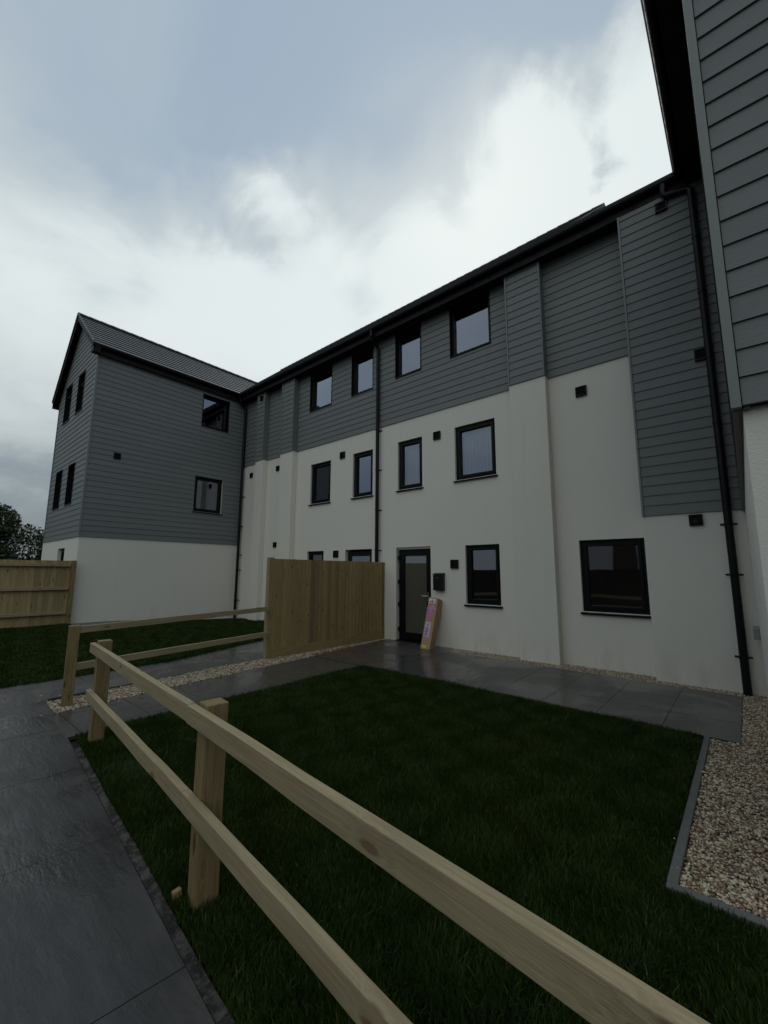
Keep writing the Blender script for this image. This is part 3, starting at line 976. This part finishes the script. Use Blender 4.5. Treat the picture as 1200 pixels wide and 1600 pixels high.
# glazed door
mb = MB()
a, b, c_, d_ = -6.60, -5.602, 0.03, 2.215
D0, D1 = -0.13, -0.07
mb.fbox(MF, a, a + 0.06, c_, d_, D0, D1); mb.fbox(MF, b - 0.06, b, c_, d_, D0, D1)
mb.fbox(MF, a + 0.06, b - 0.06, d_ - 0.06, d_, D0, D1); mb.fbox(MF, a + 0.06, b - 0.06, c_, c_ + 0.035, D0, D1)
door = mb.build('door', 'window_frame', bld, B0, bevel=0.004)
mb = MB()
a2, b2, c2, d2 = a + 0.064, b - 0.064, c_ + 0.04, d_ - 0.064
L0, L1 = -0.125, -0.052
mb.fbox(MF, a2, a2 + 0.10, c2, d2, L0, L1); mb.fbox(MF, b2 - 0.10, b2, c2, d2, L0, L1)
mb.fbox(MF, a2 + 0.10, b2 - 0.10, d2 - 0.10, d2, L0, L1); mb.fbox(MF, a2 + 0.10, b2 - 0.10, c2, c2 + 0.14, L0, L1)
mb.build('frame', 'window_frame', door, B0, bevel=0.004)
mb = MB(); mb.face([MF(a2 + .09, c2 + .13, -0.09), MF(b2 - .09, c2 + .13, -0.09), MF(b2 - .09, d2 - .09, -0.09), MF(a2 + .09, d2 - .09, -0.09)])
mb.build('pane', 'glass', door, B0, fix=False)
mb = MB()
x = a2 + 0.10
while x < b2 - 0.11:
    mb.fbox(MF, x, x + 0.058, c2 + 0.15, d2 - 0.11, -0.118, -0.110, random.random()); x += 0.064
mb.build('blind', 'blind', door, B0)
for z in (0.28, 0.87, 1.42, 2.02):
    mb = MB(); mb.tube([MF(a + 0.035, z - 0.055, -0.045), MF(a + 0.035, z + 0.055, -0.045)], 0.022, 12)
    mb.fbox(MF, a - 0.03, a + 0.07, z - 0.045, z + 0.045, -0.069, -0.05)
    mb.build('hinge', 'black_plastic', door, B0, smooth=True)
mb = MB()
hx = b2 - 0.05
mb.fbox(MF, hx - 0.018, hx + 0.018, 0.98, 1.20, -0.051, -0.043)
mb.tube([MF(hx, 1.10, -0.043), MF(hx, 1.10, 0.0), MF(hx - 0.01, 1.10, 0.006), MF(hx - 0.15, 1.10, 0.006)], 0.010, 10)
mb.tube([MF(hx, 1.01, -0.043), MF(hx, 1.01, -0.03)], 0.012, 10)
mb.build('handle', 'steel', door, B0, smooth=True)
mb = MB(); mb.fbox(MF, -6.64, -5.60, -0.02, 0.028, -0.20, 0.03); mb.build('threshold', 'window_frame', door, B0)
mb = MB(); mb.fbox(MF, -6.638, -5.602, 2.218, 2.264, -0.15, -0.055); mb.build('lintel', 'render', door, B0)
# second door behind the screen
mb = MB(); a, b, c_, d_ = -8.44, -7.475, 0.03, 2.215
mb.fbox(MF, a, a + 0.13, c_, d_, D0, D1); mb.fbox(MF, b - 0.13, b, c_, d_, D0, D1)
mb.fbox(MF, a + 0.13, b - 0.13, d_ - 0.13, d_, D0, D1); mb.fbox(MF, a + 0.13, b - 0.13, c_, c_ + 0.16, D0, D1)
door2 = mb.build('door', 'window_frame', bld, B0, bevel=0.004)
mb = MB(); mb.face([MF(a + .12, c_ + .15, -0.09), MF(b - .12, c_ + .15, -0.09), MF(b - .12, d_ - .12, -0.09), MF(a + .12, d_ - .12, -0.09)])
mb.build('pane', 'glass', door2, B0, fix=False)

# left wing
LU = [(6.50, 7.50, 6.74, 7.90)]
LM_ = [(6.42, 7.43, 3.69, 4.92)]
wall(LS, YG, YR, -0.1, 2.61, [])
wall(LS, YG, YR, 2.61, ZS + 0.2, LU + LM_)
boards(LS, lambda z: (YG, YR - 0.03), 2.61, ZS - 0.002, LU + LM_)
window(LS, *LU[0], rec=0.10, sill=False)
window(LS, *LM_[0], rec=0.05, sill=True)
GU = [(-15.97, -15.25, 6.63, 7.93), (-17.50, -16.72, 6.63, 7.93)]
GM = [(-15.99, -15.26, 3.66, 4.94), (-17.52, -16.73, 3.66, 4.94)]
GG = [(-16.30, -15.49, 1.0, 2.33)]
RX, RZ = -16.18, 10.15
EL, ER = (-18.50, 7.66), (-13.86, 8.285)


def glim(z):
    lo, hi = XLL, XL
    zl = EL[1] + (RZ - EL[1]) * (XLL - EL[0]) / (RX - EL[0]) - 0.10
    zr = ER[1] + (RZ - ER[1]) * (ER[0] - XL) / (ER[0] - RX) - 0.10
    if z > zl: lo = XLL + (RX - XLL) * (z - zl) / (RZ - 0.10 - zl)
    if z > zr: hi = XL - (XL - RX) * (z - zr) / (RZ - 0.10 - zr)
    return (min(lo, RX), max(hi, RX))


wall(GF, XLL, XL, -0.1, 2.61, GG)
wall(GF, XLL, XL, 2.61, 7.62, [h for h in GM] + [(h[0], h[1], h[2], 7.62) for h in GU])
mb = MB()                                       # gable triangle above
for zc in np.arange(7.62, 10.0, 0.155):
    z1 = zc + 0.155
    l0, l1 = glim(zc), glim(z1)
    segs = [(l0[0], l0[1], l1[0], l1[1])]
    for h in GU:
        if zc < h[3]:
            nv = []
            for (p, q, r_, s_) in segs:
                if h[0] > p and h[1] < q: nv += [(p, h[0], r_, h[0]), (h[1], q, h[1], s_)]
                else: nv.append((p, q, r_, s_))
            segs = nv
    for (p, q, r_, s_) in segs:
        mb.hexa([GF(p, zc, 0), GF(q, zc, 0), GF(s_, z1, 0), GF(r_, z1, 0), GF(p, zc, -.18), GF(q, zc, -.18), GF(s_, z1, -.18), GF(r_, z1, -.18)])
mb.build('gable', 'soffit', bld, B0)
boards(GF, glim, 2.61, 10.02, GU + GM)
for h in GU + GM: window(GF, *h, rec=0.13, sill=False)
window(GF, *GG[0], rec=0.10)
mb = MB()
mb.box(XL - 0.012, XL + 0.040, YG - 0.040, YG + 0.012, 2.60, ZS - 0.002)
mb.build('corner_trim', 'cladding_trim', bld, B0)
mb = MB()
mb.box(XLL - 0.03, XLL + 0.02, YG - 0.040, YG + 0.012, 2.60, 7.6)
mb.build('corner_trim', 'cladding_trim', bld, B0)
mb = MB(); mb.box(XLL - 0.2, XLL, YG, 13.8, -0.1, 7.9); mb.build('wall', 'render', bld, B0)

# right (near) wing
wall(RS, YN + 0.0, YP3 - 0.002, -0.1, 2.575, [])
wall(NF, XR, 4.6, -0.1, 2.575, [(1.6, 2.8, 0.9, 2.2)])
window(NF, 1.6, 2.8, 0.9, 2.2)
XRC, YNC = 0.020, 2.955
mb = MB(); mb.box(XRC + 0.03, 4.6, YNC + 0.03, YP3 - 0.04, 2.575, ZS + 0.1); mb.build('wing_core', 'soffit', bld, B0)
NC = main_fr(YNC + 0.03); RC = side_fr(XRC + 0.03, -1)


def nlim(z):
    hi = 4.6; zr = 8.29
    if z > zr: return (XRC + 0.045 + (z - zr) * 1.2, 4.6 - (z - zr) * 1.2)
    return (XRC + 0.046, hi)


boards(NC, nlim, 2.575, 10.0, [])
boards(RC, lambda z: (YNC + 0.06, YP3 - 0.035), 2.575, ZS - 0.002, [])
mb = MB(); mb.box(XRC - 0.004, XRC + 0.042, YNC - 0.008, YNC + 0.055, 2.565, ZS - 0.003)
mb.build('corner_trim', 'cladding_trim', bld, B0)
# ribbed underside of the oversailing boards
mb = MB()
for k in range(5):
    mb.box(XRC + 0.004 + k * 0.0085, XRC + 0.0095 + k * 0.0085, YNC + 0.05, YP3 - 0.03, 2.556, 2.574)
mb.box(XRC + 0.05, XR + 0.03, YNC + 0.032, YP3 - 0.03, 2.560, 2.5745)
mb.build('base_trim', 'grey_box', bld, B0)
# meter cupboard on the side of the near wing
mb = MB(); mb.box(XR - 0.07, XR - 0.001, 7.45, 7.75, 0.80, 0.95); mb.build('meter_box', 'grey_box', bld, B0, bevel=0.006)


# eaves: fascia, soffit and gutter as extrusions
def extrude(profile, p0, p1, out, name, mat, smooth=False):
    """profile in (outward, z); extruded from p0 to p1"""
    mb = MB(); o = Vector(out)
    pa = [Vector(p0) + o * d + Vector((0, 0, z)) for d, z in profile]
    pb = [Vector(p1) + o * d + Vector((0, 0, z)) for d, z in profile]
    mb.prism(pa, pb)
    return mb.build(name, mat, bld, B0, smooth=smooth)


GP = [(0.0, 0.0)] + [(0.062 - 0.062 * math.cos(a), -0.075 * math.sin(a)) for a in np.linspace(0, math.pi, 11)][1:-1] + \
     [(0.124, 0.0), (0.124, 0.012), (0.114, 0.012), (0.112, 0.0)] + \
     [(0.062 - 0.052 * math.cos(a), -0.063 * math.sin(a)) for a in np.linspace(math.pi, 0, 11)][1:-1]
YF = 7.89
ZG = 8.265
extrude([(0, ZS - 0.02), (0, 8.27), (-0.022, 8.27), (-0.022, ZS - 0.02)], (XL + 0.12, YF, 0), (-0.20, YF, 0), (0, -1, 0), 'fascia', 'soffit')
mb = MB(); mb.box(XL + 0.1, 0.0, YF + 0.022, YR + 0.05, ZS, ZS + 0.012)
mb.box(XL + 0.01, XL + 0.10, YG - 0.18, YR + 0.04, ZS, ZS + 0.012)
mb.box(-0.178, XRC + 0.03, YNC - 0.18, YR, ZS + 0.001, ZS + 0.013)
mb.build('soffit', 'soffit', bld, B0)
extrude(GP, (XL + 0.22, YF, ZG), (-0.30, YF, ZG), (0, -1, 0), 'gutter', 'black_plastic', True)
extrude([(0, ZS - 0.02), (0, 8.27), (-0.022, 8.27), (-0.022, ZS - 0.02)], (XL + 0.12, YG - 0.2, 0), (XL + 0.12, YF, 0), (1, 0, 0), 'fascia', 'soffit')
extrude(GP, (XL + 0.12, YG - 0.22, ZG), (XL + 0.12, YF - 0.02, ZG), (1, 0, 0), 'gutter', 'black_plastic', True)
extrude([(0, ZS - 0.02), (0, 8.27), (-0.022, 8.27), (-0.022, ZS - 0.02)], (-0.20, YNC - 0.2, 0), (-0.20, YF, 0), (-1, 0, 0), 'fascia', 'soffit')
extrude(GP, (-0.20, YNC - 0.22, ZG), (-0.20, YF - 0.02, ZG), (-1, 0, 0), 'gutter', 'black_plastic', True)


# tiled roof slopes
def tiles(mb, o, u, v, L, S, gauge=0.27, tw=7.3, th=0.027, lo=None, hi=None):
    o, u, v = Vector(o), Vector(u).normalized(), Vector(v).normalized()
    n = u.cross(v)
    if n.z < 0: n = -n
    nc = int(round(S / gauge)); gauge = S / nc
    for j in range(nc):
        a0 = j * gauge - (0.03 if j == 0 else 0.0); a1 = (j + 1) * gauge - 0.012
        x = -tw * (0.5 if j % 2 else 0.0)
        s0 = lo(j * gauge) if lo else 0.0; s1 = hi(j * gauge) if hi else L
        while x < s1:
            p = max(x, s0) + 0.0006; q = min(x + tw, s1) - 0.0006
            if q - p > 0.02:
                jt = random.uniform(0, 0.0012)
                t0 = th + 0.004 + jt; t1 = 0.003 + jt
                mb.hexa([o + u * p + v * a0, o + u * q + v * a0, o + u * q + v * a0 + n * t0, o + u * p + v * a0 + n * t0,
                         o + u * p + v * a1, o + u * q + v * a1, o + u * q + v * a1 + n * t1, o + u * p + v * a1 + n * t1], random.random())
            x += tw


rb = MB()
sl = Vector((RX - ER[0], 0, RZ - ER[1])); tiles(rb, (ER[0] - 0.03, YG - 0.215, ER[1]), (0, 1, 0), sl, 9.5, sl.length)
sl = Vector((RX - EL[0], 0, RZ - EL[1])); tiles(rb, (EL[0], YG - 0.215, EL[1]), (0, 1, 0), sl, 9.5, sl.length)
# near wing
sl = Vector((2.4, 0, 2.0)); tiles(rb, (-0.30, YNC - 0.215, ER[1]), (0, 1, 0), sl, 9.5, sl.length)
sl2 = Vector((-2.4, 0, 2.0)); tiles(rb, (4.6 + 0.3, YNC - 0.215, ER[1]), (0, 1, 0), sl2, 9.5, sl2.length)
# main range
sl = Vector((0, 12.1 - 7.79, 12.09 - 8.29)); tiles(rb, (-17.6, 7.79, 8.285), (1, 0, 0), sl, 17.6 - 2.13, sl.length)
sl = Vector((0, 4.31, 3.0)); tiles(rb, (-2.13, 7.79, 8.285), (1, 0, 0), sl, 6.0, sl.length)
roof = rb.build('roof', 'roof_tile', bld, B0)
mb = MB()                                       # roof deck closes the loft
mb.hexa([(XLL, YG, 7.9), (RX, YG, RZ - .08), (RX, YG, RZ - .05), (XLL, YG, 7.93), (XLL, 13.5, 7.9), (RX, 13.5, RZ - .08), (RX, 13.5, RZ - .05), (XLL, 13.5, 7.93)])
mb.hexa([(RX, YG, RZ - .08), (XL + .1, YG, 8.22), (XL + .1, YG, 8.25), (RX, YG, RZ - .05), (RX, 13.5, RZ - .08), (XL + .1, 13.5, 8.22), (XL + .1, 13.5, 8.25), (RX, 13.5, RZ - .05)])
mb.hexa([(-18, 12.1, 12.04), (-2.14, 12.1, 12.04), (-2.14, 16.4, 8.2), (-18, 16.4, 8.2), (-18, 12.1, 12.08), (-2.14, 12.1, 12.08), (-2.14, 16.4, 8.24), (-18, 16.4, 8.24)])
mb.hexa([(-2.15, 7.85, 8.28), (-2.12, 7.85, 8.28), (-2.12, 16.4, 8.28), (-2.15, 16.4, 8.28), (-2.15, 12.07, 12.05), (-2.12, 12.07, 12.05), (-2.12, 12.13, 12.05), (-2.15, 12.13, 12.05)])
mb.box(XLL, 4.8, 13.8, 14.0, -0.1, 8.3)
mb.build('roof_deck', 'soffit', roof, B0)
mb = MB()
for k in range(30):
    y = YG - 0.22 + k * 0.32
    n = 8
    mb.prism([(RX + 0.115 * math.cos(a), y, RZ - 0.03 + 0.085 * math.sin(a)) for a in np.linspace(0, math.pi, n)],
             [(RX + 0.105 * math.cos(a), y + 0.325, RZ - 0.034 + 0.078 * math.sin(a)) for a in np.linspace(0, math.pi, n)], random.random())
mb.build('ridge', 'roof_tile', roof, B0)
mb = MB()
for k in range(48):
    x = -17.5 + k * 0.32
    n = 8
    mb.prism([(x, 12.1 + 0.115 * math.cos(a), 12.05 + 0.085 * math.sin(a)) for a in np.linspace(0, math.pi, n)],
             [(x + 0.325, 12.1 + 0.105 * math.cos(a), 12.046 + 0.078 * math.sin(a)) for a in np.linspace(0, math.pi, n)], random.random())
mb.build('ridge', 'roof_tile', roof, B0)
# bargeboards and verge soffit of the gable
mb = MB()
yv = YG - 0.20
for (ex, ez), s_ in ((EL, -1), (ER, 1)):
    mb.hexa([(ex, yv, ez - 0.20), (RX, yv, RZ - 0.22), (RX, yv, RZ), (ex, yv, ez),
             (ex, yv + 0.022, ez - 0.20), (RX, yv + 0.022, RZ - 0.22), (RX, yv + 0.022, RZ), (ex, yv + 0.022, ez)])
    mb.hexa([(ex, yv + 0.022, ez - 0.10), (RX, yv + 0.022, RZ - 0.12), (RX, yv + 0.022, RZ - 0.10), (ex, yv + 0.022, ez - 0.08),
             (ex, YG + 0.02, ez - 0.10), (RX, YG + 0.02, RZ - 0.12), (RX, YG + 0.02, RZ - 0.10), (ex, YG + 0.02, ez - 0.08)])
mb.box(EL[0], XLL, yv, 13.5, EL[1] - 0.22, EL[1] - 0.20)
mb.box(EL[0], EL[0] + 0.02, yv, 13.5, EL[1] - 0.20, EL[1] - 0.02)
mb.box(ER[0] - 0.22, ER[0] - 0.0, yv - 0.004, YG - 0.03, ZS - 0.03, ER[1] - 0.03)
mb.build('bargeboard', 'soffit', bld, B0)
mb = MB()
for (ex, ez) in (EL, ER):                       # pale verge caps along the slopes
    d = Vector((RX - ex, 0, RZ - ez)); nn = int(d.length / 0.285)
    for k in range(nn):
        p = Vector((ex, yv - 0.03, ez)) + d * (k / nn); q = Vector((ex, yv - 0.03, ez)) + d * ((k + 0.96) / nn)
        mb.hexa([p, q, q + Vector((0, 0.03, 0)), p + Vector((0, 0.03, 0)), p + Vector((0, 0, 0.06)), q + Vector((0, 0, 0.045)), q + Vector((0, 0.03, 0.045)), p + Vector((0, 0.03, 0.06))], random.random())
mb.build('verge_cap', 'roof_tile', bld, B0)

# downpipes
downpipe([(-7.22, 7.83, 8.21), (-7.22, 7.83, 8.05), (-7.22, 7.86, 7.98), (-7.22, 8.07, 7.86), (-7.22, 8.11, 7.78), (-7.22, 8.11, 0.0)], 0.048, MF, (7.2, 6.3, 5.44, 4.35, 3.27, 2.21, 1.1), -7.22, 0.0)
downpipe([(-13.93, 7.83, 8.21), (-13.93, 7.83, 8.0), (-13.94, 8.0, 7.88), (-13.94, 8.09, 7.78), (-13.94, 8.09, 0.0)], 0.048, MF, (4.39, 3.3, 2.25, 1.71, 0.64), -13.94, 0.0)
downpipe([(-0.50, 7.825, 8.21), (-0.50, 7.825, 8.03), (-0.48, 7.825, 7.99), (-0.18, 7.825, 7.93), (-0.135, 7.815, 7.87), (-0.135, 7.815, 0.0)], 0.050, P3, (7.0, 6.05, 4.95, 3.9, 2.37, 1.64, 0.50), -0.135, 0.0)

# rooms behind the glass
mb = MB()
for z in (0.0, 2.72, 5.42):
    mb.box(XL + 0.2, 0.2, YR + 0.21, 13.7, z - 0.1, z + 0.005)
    mb.box(XLL + 0.02, XL - 0.21, YG + 0.21, 13.7, z - 0.1, z + 0.005)
mb.box(XLL + .1, 4.5, 13.6, 13.75, 0.0, 8.0)
mb.box(XL + 0.2, 0.2, 11.2, 11.3, 0.0, 8.04)
mb.box(XLL + 0.02, 0.2, YR + 0.21, 13.7, 8.06, 8.10)
for x in (-13.2, -11.0, -8.88, -7.1, -5.32, -3.2, -2.7, -0.2):
    mb.box(x, x + 0.1, YR + 0.22, 11.1, 0.01, 8.0)
mb.box(-16.7, -16.55, YG + 0.22, 13.7, 0.01, 8.0)
mb.build('interior', 'interior', bld, B0)

# ------------------------------------------------------------------ letterbox
r5 = Vector((-5.33, 8.2, 1.26))
lbx = empty('letterbox', r5, 'black metal letterbox fixed to the cream wall to the right of the glazed door', 'letterbox')
mb = MB(); mb.box(-5.475, -5.215, 8.095, 8.198, 1.25, 1.60); mb.build('body', 'letterbox', lbx, r5, bevel=0.008)
mb = MB(); mb.hexa([(-5.48, 8.085, 1.602), (-5.21, 8.085, 1.602), (-5.21, 8.199, 1.602), (-5.48, 8.199, 1.602),
                    (-5.48, 8.085, 1.622), (-5.21, 8.085, 1.622), (-5.21, 8.199, 1.645), (-5.48, 8.199, 1.645)]); mb.build('lid', 'letterbox', lbx, r5, bevel=0.004)
mb = MB(); mb.tube([(-5.345, 8.094, 1.54), (-5.345, 8.088, 1.54)], 0.012, 12); mb.build('lock', 'steel', lbx, r5)

# ------------------------------------------------------------------ leaning carton
r6 = Vector((-5.43, 7.75, 0))
ctn = empty('cardboard_box', r6, 'tall narrow cardboard carton with stickers leaning on the wall between door and window', 'box')
W_, D_, H_ = 0.225, 0.245, 1.13
lean = math.atan2(0.29, 1.1)
Mx = Matrix.Translation(Vector((-5.53, 7.655, 0.014)) - r6) @ Matrix.Rotation(R(7), 4, 'Z') @ Matrix.Rotation(R(4.4), 4, 'Y') @ Matrix.Rotation(-lean, 4, 'X')
mb = MB()
zs = [0, 0.3, 0.6, 0.85, 1.02, H_]; bulge = [0, 0.0, 0.004, 0.008, -0.004, -0.03]
for k in range(5):
    z0, z1 = zs[k], zs[k + 1]; b0, b1 = bulge[k], bulge[k + 1]
    i = len(mb.v)
    mb.v += [(0, 0, z0), (W_, 0, z0), (W_, D_ + b0, z0), (0, D_ + b0, z0), (0, 0, z1), (W_, 0, z1), (W_, D_ + b1, z1), (0, D_ + b1, z1)]
    for q in ((0, 1, 5, 4), (1, 2, 6, 5), (2, 3, 7, 6), (3, 0, 4, 7)):
        mb.f.append(tuple(i + a for a in q)); mb.t.append(0.5)
mb.face([(0, 0, 0), (0, D_, 0), (W_, D_, 0), (W_, 0, 0)]); mb.face([(0, 0, H_), (W_, 0, H_), (W_, D_ - .03, H_), (0, D_ - .03, H_)])
o = mb.build('carton', 'cardboard', ctn, mtx=Mx, fix=False)
bm = bmesh.new(); bm.from_mesh(o.data); bmesh.ops.remove_doubles(bm, verts=bm.verts, dist=0.0005); bmesh.ops.recalc_face_normals(bm, faces=bm.faces); bm.to_mesh(o.data); bm.free()
bv = o.modifiers.new('bevel', 'BEVEL'); bv.width = 0.006; bv.segments = 2; bv.limit_method = 'ANGLE'


def sticker(name, mat, x0, x1, z0, z1, d=0.0012):
    mb = MB(); mb.box(x0, x1, -d - 0.0008, -d + 0.0006, z0, z1)
    return mb.build(name, mat, ctn, mtx=Mx)


sticker('label', 'label_white', 0.02, 0.175, 1.00, 1.10)
sticker('label', 'label_pink', 0.035, 0.15, 0.66, 0.97)
sticker('label', 'label_lilac', 0.03, 0.155, 0.26, 0.585)
sticker('label', 'label_yellow', 0.025, 0.14, 0.035, 0.09)
mb = MB()
for (x0, x1, z0, z1) in ((0.04, 0.075, 1.015, 1.05), (0.08, 0.12, 1.01, 1.06), (0.085, 0.1, 1.065, 1.09), (0.13, 0.165, 1.06, 1.065), (0.13, 0.165, 1.045, 1.05), (0.13, 0.16, 1.03, 1.035), (0.13, 0.155, 1.015, 1.02)):
    mb.box(x0, x1, -0.0034, -0.0022, z0, z1)
mb.build('print', 'ink_blue', ctn, mtx=Mx)
mb = MB()
for k in range(9):                                # rows of heavy print, unreadable in the photo
    z0 = 0.275 + k * 0.022
    mb.box(0.05, 0.125, -0.0034, -0.0022, z0, z0 + (0.014 if k % 3 else 0.010))
    mb.box(0.045, 0.055, -0.0034, -0.0022, z0 + 0.002, z0 + 0.018)
for a in np.linspace(0, 2 * math.pi, 9)[:-1]:
    cx, cz = 0.092 + 0.028 * math.cos(a), 0.525 + 0.028 * math.sin(a)
    mb.box(cx - 0.007, cx + 0.007, -0.0034, -0.0022, cz - 0.007, cz + 0.007)
mb.box(0.086, 0.098, -0.0034, -0.0022, 0.50, 0.55)
mb.build('print', 'ink_purple', ctn, mtx=Mx)
mb = MB()
for k, (x0, x1, z0, z1) in enumerate(((0.10, 0.106, 0.70, 0.92), (0.115, 0.119, 0.72, 0.86), (0.13, 0.145, 0.925, 0.95), (0.075, 0.079, 0.88, 0.95))):
    mb.box(x0, x1, -0.0034, -0.0022, z0, z1)
mb.build('print', 'label_lilac', ctn, mtx=Mx)
mb = MB()
mb.tube([(-0.004, 0.10, 0.90), (-0.005, 0.0, 0.885), (0.0, -0.006, 0.88), (0.10, -0.007, 0.882), (W_, -0.006, 0.885), (W_ + 0.006, 0.02, 0.882), (W_ + 0.007, 0.10, 0.85), (W_ + 0.006, 0.17, 0.80), (W_ + 0.006, 0.21, 0.76)], 0.0045, 8)
mb.tube([(0.135, -0.008, 0.955), (0.145, -0.014, 0.93), (0.15, -0.010, 0.90)], 0.006, 8)
mb.build('string', 'cord', ctn, mtx=Mx, smooth=True)


# ------------------------------------------------------------------ trees behind the left fence
def crown(center, rad, n, size, root, parent, name='crown', lumps=14):
    c0 = np.array(center); rad = np.array(rad)
    lc = rng.normal(0, 1, (lumps, 3)); lc /= np.linalg.norm(lc, axis=1)[:, None]
    lc = lc * rng.uniform(0.45, 0.85, (lumps, 1)); lr = rng.uniform(0.28, 0.5, lumps)
    k = rng.integers(0, lumps, n)
    d_ = rng.normal(0, 1, (n, 3)); d_ /= np.linalg.norm(d_, axis=1)[:, None]
    p = (lc[k] + d_ * (lr[k] * rng.uniform(0.6, 1.08, n))[:, None]) * rad + c0
    p[:, 2] = np.maximum(p[:, 2], 0.1)
    a = rng.normal(0, 1, (n, 3)); a /= np.linalg.norm(a, axis=1)[:, None]
    b_ = np.cross(a, rng.normal(0, 1, (n, 3))); b_ /= np.linalg.norm(b_, axis=1)[:, None]
    s_ = size * rng.uniform(0.6, 1.4, n)[:, None]
    V = np.stack([p - a * s_, p + b_ * s_ * 0.38, p + a * s_, p - b_ * s_ * 0.38], 1) - np.array(root)
    F = np.arange(n * 4).reshape(n, 4)
    return np_mesh(name, V.reshape(-1, 3), F, rng.random(n) * 0.8 + 0.2 * rng.random(lumps)[k], 'leaf', parent)


def branches(mb, p, d, L, r, depth):
    p, d = Vector(p), Vector(d).normalized()
    q = p + d * L
    mid = p + d * L * 0.5 + Vector((random.uniform(-1, 1), random.uniform(-1, 1), 0)) * L * 0.05
    mb.tube([p, mid, q], [r, r * 0.85, r * 0.62], 6)
    if depth == 0: return
    for k in range(3 if depth > 1 else 4):
        nd = d + Vector((random.uniform(-1, 1), random.uniform(-1, 1), random.uniform(-0.1, 0.7))) * 0.62
        branches(mb, q if k else mid, nd, L * random.uniform(0.6, 0.8), r * 0.58, depth - 1)


for (c0, rd, n, lab, nm) in (((-24.6, 2.0, 1.85), (2.0, 2.6, 2.5), 34000, 'dense dark evergreen shrub rising above the left fence at the edge of the photo', 'evergreen_shrub'),
                             ((-24.6, 4.6, 1.7), (1.6, 1.5, 2.1), 17000, 'lower dark evergreen shrub touching the corner of the left wing', 'evergreen_shrub')):
    rt_ = Vector((c0[0], c0[1], 0))
    e = empty(nm, rt_, lab, 'shrub')
    crown(c0, rd, n, 0.085, rt_, e)
    mb = MB()
    for k in range(4):
        branches(mb, rt_ + Vector((random.uniform(-.2, .2), random.uniform(-.2, .2), 0)), (random.uniform(-.5, .5), random.uniform(-.5, .5), 1), 0.9, 0.05, 2)
    mb.build('trunk', 'bark', e, rt_, fix=False)
rt_ = Vector((-30.0, 4.0, 0))
e = empty('bare_tree', rt_, 'leafless twiggy tree showing just above the evergreen shrubs at the left', 'tree')
mb = MB(); branches(mb, rt_, (0.02, 0, 1), 1.7, 0.10, 1); mb.build('trunk', 'bark', e, rt_, fix=False)
mb = MB()
for k in range(7): branches(mb, rt_ + Vector((0, 0, 1.5)), (random.uniform(-.8, .8), random.uniform(-.8, .8), 1), 1.05, 0.045, 4)
mb.build('crown', 'bark', e, rt_, fix=False)

# ------------------------------------------------------------------ what stands behind the camera (seen in the window reflections)
r8 = Vector((-2, -7.0, 0))
bf = empty('closeboard_fence', r8, 'board fence across the far side of the courtyard, seen reflected in the ground floor windows', 'fence')
bd = MB(); x = -13.8
while x < 12:
    w = 0.12
    bd.box(x - r8.x, x + w - 0.004 - r8.x, 0, 0.02, 0, 1.85, random.random()); x += w
bd.build('board_panel', 'dark_board', bf)
r9 = Vector((-4, -22, 0))
hs = empty('house', r9, 'pale house with brick bays across the road, reflected in the ground floor windows', 'house')
mb = MB(); mb.box(-16, 10, -28, -22, 0, 5.2); mb.build('wall', 'pale_wall', hs, r9)
mb = MB()
for x in (-14, -8.2, -2.0, 4.5): mb.box(x, x + 1.6, -21.96, -21.8, 0, 5.2)
mb.build('brick_bay', 'brick_red', hs, r9)
mb = MB(); mb.prism([(-16.5, -21.6, 5.15), (-16.5, -28.4, 5.15), (-16.5, -25, 8.0)], [(10.5, -21.6, 5.15), (10.5, -28.4, 5.15), (10.5, -25, 8.0)])
mb.build('roof', 'far_tile', hs, r9)
